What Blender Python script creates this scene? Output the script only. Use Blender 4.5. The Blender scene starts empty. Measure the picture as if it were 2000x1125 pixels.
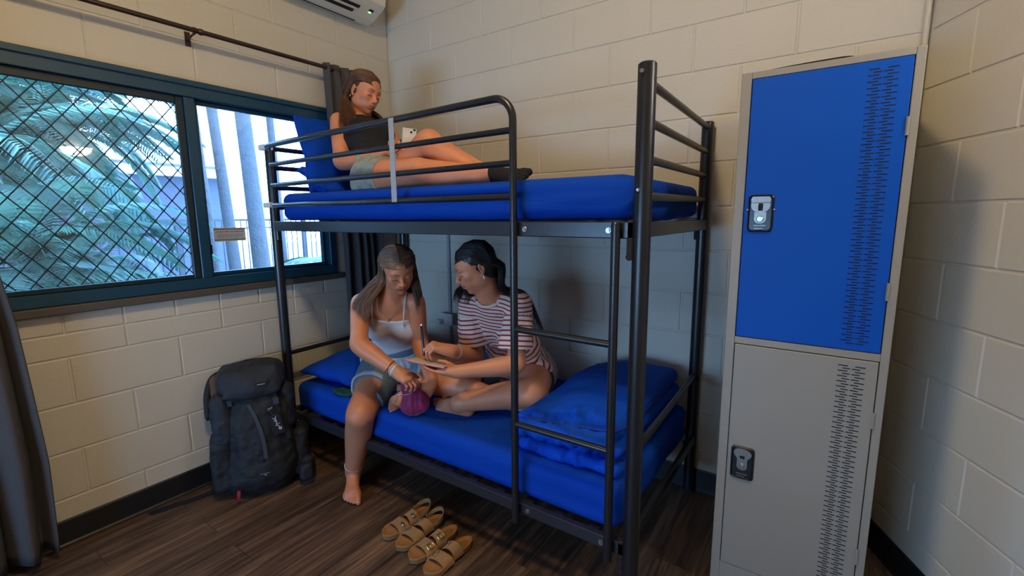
# Hostel dormitory corner with a steel bunk bed, a two door locker and three people.
# Metres, z up. The block walls meet at x=0,y=0; the window is in the wall x=0.
import bpy, math, random
import numpy as np
from mathutils import Vector, Matrix

random.seed(7)
RNG = np.random.default_rng(7)
PI = math.pi
scene = bpy.context.scene
COL = scene.collection

# ---------------------------------------------------------------- camera
cam_data = bpy.data.cameras.new('camera')
cam = bpy.data.objects.new('camera', cam_data)
COL.objects.link(cam)
cam_data.sensor_width = 36.0
cam_data.lens = 908.6 / 2000.0 * 36.0
cam_data.clip_start = 0.02
cam_data.clip_end = 300
_yaw, _pitch, _roll = -0.6007, -0.1544, -0.0077
_f = Vector((math.sin(_yaw) * math.cos(_pitch), math.cos(_yaw) * math.cos(_pitch), math.sin(_pitch)))
_r0 = Vector((math.cos(_yaw), -math.sin(_yaw), 0))
_u0 = _r0.cross(_f)
_r = _r0 * math.cos(_roll) + _u0 * math.sin(_roll)
_u = -_r0 * math.sin(_roll) + _u0 * math.cos(_roll)
cam.matrix_world = Matrix(((_r.x, _u.x, -_f.x, 2.5784), (_r.y, _u.y, -_f.y, -2.2982),
                           (_r.z, _u.z, -_f.z, 1.3684), (0, 0, 0, 1)))
scene.camera = cam

# ---------------------------------------------------------------- view, sky, sun, lamps
scene.view_settings.view_transform = 'Standard'
scene.view_settings.look = 'None'
scene.view_settings.gamma = 1.0
scene.view_settings.exposure = EXPOSURE = 0.50
scene.view_settings.use_curve_mapping = False
scene.cycles.use_denoising = True
scene.cycles.max_bounces = 8
scene.cycles.diffuse_bounces = 6
scene.cycles.transparent_max_bounces = 16
scene.cycles.sample_clamp_indirect = 6.0
scene.cycles.caustics_reflective = False
scene.cycles.caustics_refractive = False

world = bpy.data.worlds.new('daylight')
scene.world = world
world.use_nodes = True
wn = world.node_tree
wn.nodes.clear()
w_out = wn.nodes.new('ShaderNodeOutputWorld')
w_bg = wn.nodes.new('ShaderNodeBackground')
w_tc = wn.nodes.new('ShaderNodeTexCoord')
w_sep = wn.nodes.new('ShaderNodeSeparateXYZ')
w_ramp = wn.nodes.new('ShaderNodeValToRGB')
w_ramp.color_ramp.elements[0].position = 0.0
w_ramp.color_ramp.elements[0].color = (0.34, 0.60, 1.0, 1)
w_ramp.color_ramp.elements[1].position = 0.6
w_ramp.color_ramp.elements[1].color = (0.22, 0.48, 1.0, 1)
w_bg.inputs['Strength'].default_value = SKY_STRENGTH = 17.0
wn.links.new(w_tc.outputs['Generated'], w_sep.inputs[0])
wn.links.new(w_sep.outputs['Z'], w_ramp.inputs[0])
wn.links.new(w_ramp.outputs[0], w_bg.inputs['Color'])
wn.links.new(w_bg.outputs[0], w_out.inputs['Surface'])

LAMP_POWER = 38.0
def area_light(name, loc, target, sx, sy, power, color):
    ld = bpy.data.lights.new(name, 'AREA')
    ld.shape = 'RECTANGLE'; ld.size = sx; ld.size_y = sy
    ld.energy = power; ld.color = color
    lo = bpy.data.objects.new(name, ld)
    COL.objects.link(lo)
    lo.location = loc
    lo.rotation_euler = (Vector(target) - Vector(loc)).to_track_quat('-Z', 'Y').to_euler()
    return lo
# daylight entering through the window opening (portal guides the sky light)
pt = area_light('window_portal', (-0.12, -1.33, 1.5), (3, -1.33, 1.5), 1.8, 0.95, 1.0, (1, 1, 1))
pt.data.cycles.is_portal = True
pt = area_light('added_door_portal', (-0.12, -2.97, 1.04), (3, -2.97, 1.04), 0.70, 2.0, 1.0, (1, 1, 1))  # portal of the added glazed door
pt.data.cycles.is_portal = True

pt = area_light('added_window_portal', (1.20, -4.32, 0.92), (1.20, 0, 0.92), 1.80, 0.66, 1.0, (1, 1, 1))  # portal of the added rear window
pt.data.cycles.is_portal = True

# ---------------------------------------------------------------- object helpers
BASE = {}
def link(o, parent=None):
    COL.objects.link(o)
    if parent is not None:
        o.parent = parent
    return o

def tag(o, label=None, cat=None, group=None, kind=None):
    if label: o['label'] = label
    if cat: o['category'] = cat
    if group: o['group'] = group
    if kind: o['kind'] = kind
    return o

def thing(name, loc, label, cat, group=None):
    o = bpy.data.objects.new(name, None)
    o.empty_display_size = 0.1
    COL.objects.link(o)
    o.location = loc
    BASE[o] = np.array(loc, float)
    tag(o, label, cat, group)
    return o

def base_of(o):
    return BASE.get(o, np.zeros(3))

def raw_mesh(name, V, F, smooth=True):
    """V (n,3); F either (m,4)/(m,3) int array or list of polygons"""
    me = bpy.data.meshes.new(name)
    V = np.asarray(V, dtype=np.float32)
    if isinstance(F, np.ndarray):
        m, k = F.shape
        me.vertices.add(len(V)); me.vertices.foreach_set('co', V.ravel())
        me.loops.add(m * k); me.loops.foreach_set('vertex_index', F.astype(np.int32).ravel())
        me.polygons.add(m)
        me.polygons.foreach_set('loop_start', np.arange(0, m * k, k, dtype=np.int32))
        me.polygons.foreach_set('loop_total', np.full(m, k, dtype=np.int32))
        me.update(calc_edges=True)
    else:
        me.from_pydata([tuple(float(c) for c in v) for v in V], [], F)
        me.update()
    me.polygons.foreach_set('use_smooth', np.full(len(me.polygons), smooth, dtype=bool))
    return me

def make(name, V, F, mat, parent=None, smooth=True, label=None, sharp=None):
    """one mesh object from world-space vertices; children are stored relative to their thing"""
    V = np.asarray(V, float)
    b = base_of(parent) if parent is not None else np.zeros(3)
    me = raw_mesh(name, V - b, F, smooth)
    if mat is not None:
        me.materials.append(mat)
    o = bpy.data.objects.new(name, me)
    link(o, parent)
    BASE[o] = b
    if sharp is not None and smooth:
        me.set_sharp_from_angle(angle=math.radians(sharp))
    if label: o['label'] = label
    return o

class MB:
    """collects simple solids (world space) into one mesh"""
    def __init__(s):
        s.V = []; s.F = []; s.n = 0
    def add(s, V, F):
        V = np.asarray(V, float)
        s.V.append(V)
        s.F += [tuple(int(i) + s.n for i in f) for f in F]
        s.n += len(V)
        return s
    def box(s, lo, hi, bev=0.0, M=None):
        lo = np.array(lo, float); hi = np.array(hi, float)
        if bev <= 0:
            V = np.array([[(lo, hi)[i][0], (lo, hi)[j][1], (lo, hi)[k][2]] for i in (0, 1) for j in (0, 1) for k in (0, 1)])
            F = [(0, 1, 3, 2), (4, 6, 7, 5), (0, 4, 5, 1), (2, 3, 7, 6), (0, 2, 6, 4), (1, 5, 7, 3)]
        else:
            b = min(bev, *( (hi - lo) * 0.49))
            V = []; idx = {}
            for i in (0, 1):
                for j in (0, 1):
                    for k in (0, 1):
                        c = np.array([(lo, hi)[i][0], (lo, hi)[j][1], (lo, hi)[k][2]])
                        sg = np.array([1 - 2 * i, 1 - 2 * j, 1 - 2 * k])
                        for a in range(3):
                            v = c + sg * b; v[a] = c[a]
                            idx[(i, j, k, a)] = len(V); V.append(v)
            F = []
            for a in range(3):
                o1, o2 = [x for x in range(3) if x != a]
                for sd in (0, 1):
                    ring = []
                    for (p, q) in ((0, 0), (1, 0), (1, 1), (0, 1)):
                        t = [0, 0, 0]; t[a] = sd; t[o1] = p; t[o2] = q
                        ring.append(idx[(t[0], t[1], t[2], a)])
                    if (sd == 0) ^ (a == 1): ring = ring[::-1]
                    F.append(tuple(ring))
            for a in range(3):
                o1, o2 = [x for x in range(3) if x != a]
                for p in (0, 1):
                    for q in (0, 1):
                        t0 = [0, 0, 0]; t1 = [0, 0, 0]
                        t0[a] = 0; t1[a] = 1; t0[o1] = t1[o1] = p; t0[o2] = t1[o2] = q
                        F.append((idx[(*t0, o1)], idx[(*t1, o1)], idx[(*t1, o2)], idx[(*t0, o2)]))
            for i in (0, 1):
                for j in (0, 1):
                    for k in (0, 1):
                        F.append((idx[(i, j, k, 0)], idx[(i, j, k, 1)], idx[(i, j, k, 2)]))
        V = np.asarray(V, float)
        if M is not None:
            V = V @ np.array(M)[:3, :3].T + np.array(M)[:3, 3]
        return s.add(V, F)
    def tube(s, pts, r, n=12, caps=True, flat=None, up=None):
        P = np.asarray(pts, float)
        rr = np.broadcast_to(np.asarray(r, float), (len(P),))
        V, F = tube_arrays(P, rr, n, caps, flat, up)
        return s.add(V, F)
    def disc(s, c, ax, r, h, n=20, bev=0.0):
        c = np.array(c, float); ax = np.array(ax, float); ax = ax / np.linalg.norm(ax)
        if bev:
            return s.tube([c, c + ax * (h - bev), c + ax * h], [r, r, r - bev], n)
        return s.tube([c, c + ax * h], r, n)
    def prism(s, outline, o, ex, ey, ez, h0, h1):
        """extrude a 2d outline: point = o + x*ex + y*ey + h*ez"""
        o, ex, ey, ez = [np.array(a, float) for a in (o, ex, ey, ez)]
        n = len(outline)
        V = [o + x * ex + y * ey + h0 * ez for x, y in outline] + [o + x * ex + y * ey + h1 * ez for x, y in outline]
        F = [tuple(range(n))[::-1], tuple(range(n, 2 * n))]
        F += [(i, (i + 1) % n, n + (i + 1) % n, n + i) for i in range(n)]
        return s.add(V, F)
    def build(s, name, mat, parent=None, smooth=False, sharp=35, label=None):
        V = np.concatenate(s.V)
        o = make(name, V, s.F, mat, parent, smooth=smooth, label=label)
        fix_normals(o.data)
        if smooth and sharp:
            o.data.set_sharp_from_angle(angle=math.radians(sharp))
        return o

import bmesh
def fix_normals(me):
    bm = bmesh.new(); bm.from_mesh(me)
    bmesh.ops.recalc_face_normals(bm, faces=bm.faces)
    bm.to_mesh(me); bm.free()

def unit(v):
    v = np.asarray(v, float)
    return v / (np.linalg.norm(v) + 1e-12)

def tube_arrays(P, rr, n=12, caps=True, flat=None, up=None):
    m = len(P)
    T = np.gradient(P, axis=0) if m > 2 else np.repeat((P[1] - P[0])[None], m, 0)
    T = T / (np.linalg.norm(T, axis=1, keepdims=True) + 1e-12)
    if up is not None:
        N = np.cross(T, np.array(up, float))
        N = N / (np.linalg.norm(N, axis=1, keepdims=True) + 1e-9)
    else:
        a = np.array([0, 0, 1.0]) if abs(T[0][2]) < 0.9 else np.array([1.0, 0, 0])
        N = np.zeros_like(T); N[0] = unit(np.cross(T[0], a))
        for i in range(1, m):
            v = N[i - 1] - T[i] * (N[i - 1] @ T[i])
            N[i] = unit(v)
    B = np.cross(T, N)
    ang = np.linspace(0, 2 * PI, n, endpoint=False) + PI / n
    fl = 1.0 if flat is None else flat
    V = (P[:, None, :] + rr[:, None, None] * (np.cos(ang)[None, :, None] * N[:, None, :] + fl * np.sin(ang)[None, :, None] * B[:, None, :])).reshape(-1, 3)
    F = []
    for i in range(m - 1):
        for j in range(n):
            k = (j + 1) % n
            F.append((i * n + j, i * n + k, (i + 1) * n + k, (i + 1) * n + j))
    if caps:
        F.append(tuple(range(n))[::-1]); F.append(tuple((m - 1) * n + j for j in range(n)))
    return V, F

def arc(c, r, a0, a1, ex, ey, n=8):
    c, ex, ey = [np.array(a, float) for a in (c, ex, ey)]
    return [c + r * (math.cos(t) * ex + math.sin(t) * ey) for t in np.linspace(a0, a1, n)]

def spline(pts, n=8):
    """catmull-rom resample, works for any column count"""
    P = np.asarray(pts, float)
    if len(P) < 3: return P
    Q = np.vstack([2 * P[0] - P[1], P, 2 * P[-1] - P[-2]])
    out = []
    for i in range(1, len(Q) - 2):
        p0, p1, p2, p3 = Q[i - 1:i + 3]
        for t in np.linspace(0, 1, n, endpoint=False):
            out.append(0.5 * ((2 * p1) + (-p0 + p2) * t + (2 * p0 - 5 * p1 + 4 * p2 - p3) * t * t + (-p0 + 3 * p1 - 3 * p2 + p3) * t ** 3))
    out.append(P[-1])
    return np.array(out)

# ---------------------------------------------------------------- materials
def new_mat(name):
    m = bpy.data.materials.new(name)
    m.use_nodes = True
    return m, m.node_tree, m.node_tree.nodes['Principled BSDF']

def mat(name, color, rough=0.5, metal=0.0, noise=0.0, nscale=30, bump=0.0, bscale=200, bdist=0.002,
        spec=0.5, sheen=0.0, sss=0.0, coat=0.0, detail=4, stretch=None, c2=None):
    m, nt, p = new_mat(name)
    p.inputs['Roughness'].default_value = rough
    p.inputs['Metallic'].default_value = metal
    p.inputs['Specular IOR Level'].default_value = spec
    if sheen: p.inputs['Sheen Weight'].default_value = sheen
    if coat: p.inputs['Coat Weight'].default_value = coat
    if sss:
        p.inputs['Subsurface Weight'].default_value = sss
        p.inputs['Subsurface Radius'].default_value = (1.0, 0.35, 0.2)
        p.inputs['Subsurface Scale'].default_value = 0.006
    tc = nt.nodes.new('ShaderNodeTexCoord'); mp = nt.nodes.new('ShaderNodeMapping')
    nt.links.new(tc.outputs['Object'], mp.inputs[0])
    if stretch: mp.inputs['Scale'].default_value = stretch
    c = tuple(color) + (1,)
    p.inputs['Base Color'].default_value = c
    if noise or c2:
        no = nt.nodes.new('ShaderNodeTexNoise'); no.inputs['Scale'].default_value = nscale
        no.inputs['Detail'].default_value = detail
        nt.links.new(mp.outputs[0], no.inputs['Vector'])
        mx = nt.nodes.new('ShaderNodeMix'); mx.data_type = 'RGBA'
        d = c2 if c2 else tuple(max(0, x * (1 - noise)) for x in color)
        mx.inputs[6].default_value = c; mx.inputs[7].default_value = tuple(d) + (1,)
        nt.links.new(no.outputs['Fac'], mx.inputs[0])
        nt.links.new(mx.outputs[2], p.inputs['Base Color'])
    if bump:
        nb = nt.nodes.new('ShaderNodeTexNoise'); nb.inputs['Scale'].default_value = bscale
        nb.inputs['Detail'].default_value = 3
        nt.links.new(mp.outputs[0], nb.inputs['Vector'])
        b = nt.nodes.new('ShaderNodeBump'); b.inputs['Strength'].default_value = bump
        b.inputs['Distance'].default_value = bdist
        nt.links.new(nb.outputs['Fac'], b.inputs['Height'])
        nt.links.new(b.outputs[0], p.inputs['Normal'])
    return m

def emit(name, color, strength):
    m, nt, p = new_mat(name)
    p.inputs['Base Color'].default_value = (0.8, 0.8, 0.8, 1)
    p.inputs['Emission Color'].default_value = tuple(color) + (1,)
    p.inputs['Emission Strength'].default_value = strength
    return m
M = {}
M['wall'] = mat('painted_block', (0.64, 0.605, 0.515), 0.62, noise=0.05, nscale=3, bump=0.35, bscale=90, bdist=0.004, spec=0.35)
M['joint'] = mat('painted_joint', (0.64, 0.605, 0.515), 0.7, bump=0.3, bscale=120, bdist=0.002)
M['ceiling'] = mat('ceiling_paint', (0.78, 0.76, 0.72), 0.8)
M['baseboard'] = mat('black_vinyl', (0.010, 0.011, 0.014), 0.45, bump=0.1, bscale=60)
M['tube'] = mat('black_steel_tube', (0.011, 0.011, 0.013), 0.33, bump=0.12, bscale=420, bdist=0.0006, spec=0.6)
M['flatbar'] = mat('dark_steel_bar', (0.020, 0.022, 0.027), 0.30, spec=0.7)
M['chrome'] = mat('zinc_bolt', (0.62, 0.62, 0.60), 0.28, metal=1.0, noise=0.4, nscale=200)
M['rust'] = mat('rusty_bracket', (0.045, 0.022, 0.012), 0.7, metal=0.3, c2=(0.006, 0.006, 0.006), nscale=60, bump=0.5, bscale=300)
M['whiteplastic'] = mat('white_plastic', (0.68, 0.68, 0.66), 0.4)
M['sheet'] = mat('blue_sheet', (0.0006, 0.050, 0.40), 0.8, noise=0.10, nscale=9, bump=0.22, bscale=9, bdist=0.012, spec=0.15, stretch=(1, 2.5, 5))
M['pillow'] = mat('blue_pillowcase', (0.0006, 0.052, 0.42), 0.8, noise=0.1, nscale=9, bump=0.3, bscale=16, bdist=0.01, spec=0.15)
M['duvet'] = mat('blue_duvet', (0.0007, 0.070, 0.55), 0.75, noise=0.08, nscale=9, bump=0.4, bscale=18, bdist=0.01, spec=0.2)
M['grey_metal'] = mat('grey_locker_paint', (0.31, 0.285, 0.24), 0.42, noise=0.05, nscale=6, bump=0.06, bscale=500, bdist=0.0005)
M['blue_metal'] = mat('blue_locker_paint', (0.0005, 0.080, 0.48), 0.5, noise=0.06, nscale=5, bump=0.06, bscale=500, bdist=0.0005, spec=0.2)
M['seam'] = mat('dark_gap', (0.004, 0.004, 0.005), 0.8)
M['latch_black'] = mat('black_latch_plastic', (0.008, 0.008, 0.009), 0.3, spec=0.6)
M['latch_metal'] = mat('worn_latch_metal', (0.42, 0.39, 0.34), 0.38, metal=0.9, noise=0.35, nscale=120)
M['teal'] = mat('teal_window_frame', (0.001, 0.052, 0.105), 0.38, noise=0.2, nscale=20, spec=0.6)
M['teal_dark'] = mat('dark_screen_frame', (0.004, 0.018, 0.028), 0.4)
M['mesh'] = mat('grille_wire', (0.006, 0.030, 0.045), 0.35, spec=0.6)
M['sill'] = mat('brown_grey_sill', (0.10, 0.088, 0.075), 0.55, noise=0.3, nscale=18)
M['curtain'] = mat('charcoal_curtain', (0.082, 0.077, 0.080), 0.9, noise=0.25, nscale=90, bump=0.4, bscale=700, bdist=0.001)
M['rod'] = mat('rod_metal', (0.10, 0.065, 0.05), 0.3, metal=0.7, noise=0.4, nscale=12)
M['ac_white'] = mat('ac_cream_plastic', (0.76, 0.70, 0.58), 0.45)
M['ac_dark'] = mat('ac_dark_slot', (0.008, 0.008, 0.014), 0.6)
M['grey_plastic'] = mat('grey_plastic', (0.34, 0.36, 0.38), 0.5)
M['sky_ground'] = mat('pale_paving', (0.62, 0.63, 0.64), 0.9, noise=0.4, nscale=2)
M['fence'] = mat('dark_fence', (0.03, 0.035, 0.05), 0.6)
M['soffit'] = mat('white_soffit', (0.75, 0.78, 0.82), 0.8)
M['trunk'] = mat('palm_trunk', (0.075, 0.078, 0.085), 0.9, noise=0.5, nscale=16, bump=0.6, bscale=40, bdist=0.02)
M['leather'] = mat('tan_nubuck', (0.37, 0.195, 0.062), 0.75, noise=0.3, nscale=40, bump=0.3, bscale=250, sheen=0.2)
M['footbed'] = mat('suede_footbed', (0.40, 0.19, 0.070), 0.85, noise=0.3, nscale=25, bump=0.2, bscale=300)
M['cork'] = mat('cork_midsole', (0.34, 0.18, 0.06), 0.85, noise=0.6, nscale=260, bump=0.5, bscale=400)
M['outsole'] = mat('dark_outsole', (0.018, 0.013, 0.011), 0.8)
M['brass'] = mat('pale_brass', (0.85, 0.70, 0.42), 0.22, metal=1.0)
M['packdark'] = mat('charcoal_pack_fabric', (0.007, 0.0085, 0.012), 0.72, noise=0.3, nscale=40, bump=0.5, bscale=30, bdist=0.01)
M['packlid'] = mat('slate_pack_fabric', (0.012, 0.018, 0.028), 0.72, noise=0.3, nscale=40, bump=0.5, bscale=26, bdist=0.01)
M['strap'] = mat('dark_webbing', (0.005, 0.006, 0.008), 0.8, bump=0.4, bscale=500)
M['stripzip'] = mat('slate_zip_tape', (0.030, 0.042, 0.058), 0.7)
M['brownfoam'] = mat('brown_back_padding', (0.12, 0.06, 0.03), 0.9, bump=0.4, bscale=200)
M['red'] = mat('red_fabric', (0.35, 0.01, 0.01), 0.7)
M['white'] = mat('white_ink', (0.75, 0.75, 0.75), 0.6)
M['tagblack'] = mat('luggage_tag', (0.012, 0.013, 0.02), 0.5)
M['denim'] = mat('faded_denim', (0.17, 0.26, 0.34), 0.85, noise=0.55, nscale=70, bump=0.4, bscale=300, bdist=0.001)
M['denimlight'] = mat('frayed_denim_hem', (0.42, 0.50, 0.55), 0.9, noise=0.4, nscale=150, bump=0.6, bscale=300, bdist=0.002)
M['denimdark'] = mat('blue_denim', (0.045, 0.10, 0.17), 0.85, noise=0.5, nscale=70, bump=0.4, bscale=300, bdist=0.001)
M['khaki'] = mat('pale_patterned_shorts', (0.44, 0.46, 0.40), 0.85, c2=(0.10, 0.14, 0.14), nscale=38, bump=0.4, bscale=60, bdist=0.004)
M['cami'] = mat('white_camisole', (0.62, 0.60, 0.62), 0.85, noise=0.08, nscale=30, bump=0.4, bscale=60, bdist=0.003, sheen=0.1)
M['blacktop'] = mat('black_top', (0.004, 0.005, 0.011), 0.85, bump=0.3, bscale=50, bdist=0.003)
M['magenta'] = mat('magenta_pouch', (0.30, 0.006, 0.09), 0.65, noise=0.3, nscale=30, bump=0.4, bscale=60, bdist=0.003, sheen=0.2)
M['cover_red'] = mat('red_notebook_cover', (0.50, 0.012, 0.05), 0.5)
M['cover_purple'] = mat('purple_notebook_edge', (0.16, 0.02, 0.22), 0.5)
M['paper'] = mat('notebook_paper', (0.66, 0.55, 0.42), 0.8, noise=0.2, nscale=80)
M['band_blue'] = mat('pale_blue_wristband', (0.40, 0.58, 0.66), 0.5)
M['band_teal'] = mat('turquoise_wristband', (0.05, 0.55, 0.60), 0.5)
M['band_black'] = mat('black_cord', (0.008, 0.008, 0.010), 0.6)
M['bead'] = mat('white_beads', (0.75, 0.70, 0.68), 0.3)
M['gold'] = mat('gold_jewellery', (0.8, 0.6, 0.3), 0.25, metal=1.0)
M['green'] = mat('dark_green_cloth', (0.002, 0.05, 0.035), 0.8, bump=0.5, bscale=40, bdist=0.005)
M['phone'] = mat('pale_phone', (0.62, 0.60, 0.58), 0.25)
M['phone_edge'] = mat('silver_phone_edge', (0.7, 0.7, 0.72), 0.2, metal=1.0)
M['black'] = mat('black_gloss', (0.006, 0.006, 0.008), 0.25)
M['pen_black'] = mat('dark_pen', (0.008, 0.006, 0.03), 0.25, spec=0.7)
M['sock'] = mat('black_sock', (0.005, 0.005, 0.006), 0.9, bump=0.3, bscale=300)
M['necklace'] = mat('silver_chain', (0.75, 0.7, 0.62), 0.25, metal=1.0)

def leaf_mat():
    m, nt, p = new_mat('palm_leaf')
    p.inputs['Roughness'].default_value = 0.45
    tc = nt.nodes.new('ShaderNodeTexCoord'); no = nt.nodes.new('ShaderNodeTexNoise'); no.inputs['Scale'].default_value = 1.6
    nt.links.new(tc.outputs['Object'], no.inputs['Vector'])
    r = nt.nodes.new('ShaderNodeValToRGB')
    r.color_ramp.elements[0].color = (0.012, 0.055, 0.044, 1); r.color_ramp.elements[0].position = 0.35
    r.color_ramp.elements[1].color = (0.09, 0.20, 0.13, 1); r.color_ramp.elements[1].position = 0.68
    nt.links.new(no.outputs['Fac'], r.inputs[0]); nt.links.new(r.outputs[0], p.inputs['Base Color'])
    tr = nt.nodes.new('ShaderNodeBsdfTranslucent'); nt.links.new(r.outputs[0], tr.inputs['Color'])
    ad = nt.nodes.new('ShaderNodeMixShader'); ad.inputs[0].default_value = 0.22
    out = nt.nodes['Material Output']
    nt.links.new(p.outputs[0], ad.inputs[1]); nt.links.new(tr.outputs[0], ad.inputs[2]); nt.links.new(ad.outputs[0], out.inputs[0])
    return m
M['leaf'] = leaf_mat()

def glass_mat():
    """thin window pane: clear with fresnel reflections and a little dust"""
    m, nt, p = new_mat('window_glass')
    nt.nodes.remove(p)
    out = nt.nodes['Material Output']
    t = nt.nodes.new('ShaderNodeBsdfTransparent'); t.inputs[0].default_value = (0.93, 0.97, 0.98, 1)
    g = nt.nodes.new('ShaderNodeBsdfGlossy'); g.inputs['Roughness'].default_value = 0.0
    d = nt.nodes.new('ShaderNodeBsdfDiffuse'); d.inputs[0].default_value = (0.7, 0.75, 0.78, 1)
    fr = nt.nodes.new('ShaderNodeFresnel'); fr.inputs[0].default_value = 1.7
    mx = nt.nodes.new('ShaderNodeMixShader'); mx2 = nt.nodes.new('ShaderNodeMixShader'); mx2.inputs[0].default_value = 0.035
    nt.links.new(fr.outputs[0], mx.inputs[0]); nt.links.new(t.outputs[0], mx.inputs[1]); nt.links.new(g.outputs[0], mx.inputs[2])
    nt.links.new(mx.outputs[0], mx2.inputs[1]); nt.links.new(d.outputs[0], mx2.inputs[2])
    nt.links.new(mx2.outputs[0], out.inputs[0])
    return m
M['glass'] = glass_mat()

def floor_mat():
    m, nt, p = new_mat('wood_look_vinyl_planks')
    tc = nt.nodes.new('ShaderNodeTexCoord')
    mp = nt.nodes.new('ShaderNodeMapping'); mp.inputs['Rotation'].default_value = (0, 0, PI / 2)
    nt.links.new(tc.outputs['Object'], mp.inputs[0])
    br = nt.nodes.new('ShaderNodeTexBrick')
    br.offset = 0.37; br.inputs['Scale'].default_value = 1.0
    br.inputs['Brick Width'].default_value = 0.92; br.inputs['Row Height'].default_value = 0.150
    br.inputs['Mortar Size'].default_value = 0.0012; br.inputs['Mortar Smooth'].default_value = 0.2
    br.inputs['Color1'].default_value = (0, 0, 0, 1); br.inputs['Color2'].default_value = (1, 1, 1, 1)
    br.inputs['Mortar'].default_value = (0.5, 0.5, 0.5, 1); br.inputs['Bias'].default_value = 0.0
    nt.links.new(mp.outputs[0], br.inputs['Vector'])
    mg = nt.nodes.new('ShaderNodeMapping'); mg.inputs['Scale'].default_value = (1.6, 26, 1)
    nt.links.new(mp.outputs[0], mg.inputs[0])
    ad = nt.nodes.new('ShaderNodeVectorMath'); ad.operation = 'ADD'
    sc = nt.nodes.new('ShaderNodeVectorMath'); sc.operation = 'SCALE'; sc.inputs[3].default_value = 17.0
    nt.links.new(br.outputs['Color'], sc.inputs[0]); nt.links.new(mg.outputs[0], ad.inputs[0]); nt.links.new(sc.outputs[0], ad.inputs[1])
    n1 = nt.nodes.new('ShaderNodeTexNoise'); n1.inputs['Scale'].default_value = 1.3; n1.inputs['Detail'].default_value = 9; n1.inputs['Roughness'].default_value = 0.62; n1.inputs['Distortion'].default_value = 1.2
    nt.links.new(ad.outputs[0], n1.inputs['Vector'])
    n2 = nt.nodes.new('ShaderNodeTexNoise'); n2.inputs['Scale'].default_value = 0.5; n2.inputs['Detail'].default_value = 3; n2.inputs['Distortion'].default_value = 2.0
    nt.links.new(ad.outputs[0], n2.inputs['Vector'])
    r = nt.nodes.new('ShaderNodeValToRGB')
    e = r.color_ramp.elements
    e[0].position = 0.30; e[0].color = (0.030, 0.019, 0.013, 1)
    e[1].position = 0.70; e[1].color = (0.24, 0.150, 0.092, 1)
    k = e.new(0.5); k.color = (0.115, 0.076, 0.052, 1)
    nt.links.new(n1.outputs['Fac'], r.inputs[0])
    mx = nt.nodes.new('ShaderNodeMix'); mx.data_type = 'RGBA'; mx.blend_type = 'MULTIPLY'; mx.inputs[0].default_value = 0.75
    r2 = nt.nodes.new('ShaderNodeValToRGB')
    r2.color_ramp.elements[0].position = 0.35; r2.color_ramp.elements[0].color = (0.5, 0.46, 0.46, 1)
    r2.color_ramp.elements[1].position = 0.65; r2.color_ramp.elements[1].color = (1.2, 1.15, 1.1, 1)
    nt.links.new(n2.outputs['Fac'], r2.inputs[0])
    nt.links.new(r.outputs[0], mx.inputs[6]); nt.links.new(r2.outputs[0], mx.inputs[7])
    mx3 = nt.nodes.new('ShaderNodeMix'); mx3.data_type = 'RGBA'; mx3.blend_type = 'MULTIPLY'; mx3.inputs[0].default_value = 1.0
    r3 = nt.nodes.new('ShaderNodeValToRGB')
    r3.color_ramp.elements[0].color = (0.72, 0.70, 0.70, 1); r3.color_ramp.elements[1].color = (1.2, 1.15, 1.1, 1)
    nt.links.new(br.outputs['Color'], r3.inputs[0])
    nt.links.new(mx.outputs[2], mx3.inputs[6]); nt.links.new(r3.outputs[0], mx3.inputs[7])
    mm = nt.nodes.new('ShaderNodeMix'); mm.data_type = 'RGBA'; mm.inputs[7].default_value = (0.02, 0.015, 0.012, 1)
    nt.links.new(br.outputs['Fac'], mm.inputs[0]); nt.links.new(mx3.outputs[2], mm.inputs[6])
    nt.links.new(mm.outputs[2], p.inputs['Base Color'])
    p.inputs['Roughness'].default_value = 0.48
    b = nt.nodes.new('ShaderNodeBump'); b.inputs['Strength'].default_value = 0.25; b.inputs['Distance'].default_value = 0.002
    nt.links.new(n1.outputs['Fac'], b.inputs['Height']); nt.links.new(b.outputs[0], p.inputs['Normal'])
    return m
M['floor'] = floor_mat()

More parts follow.
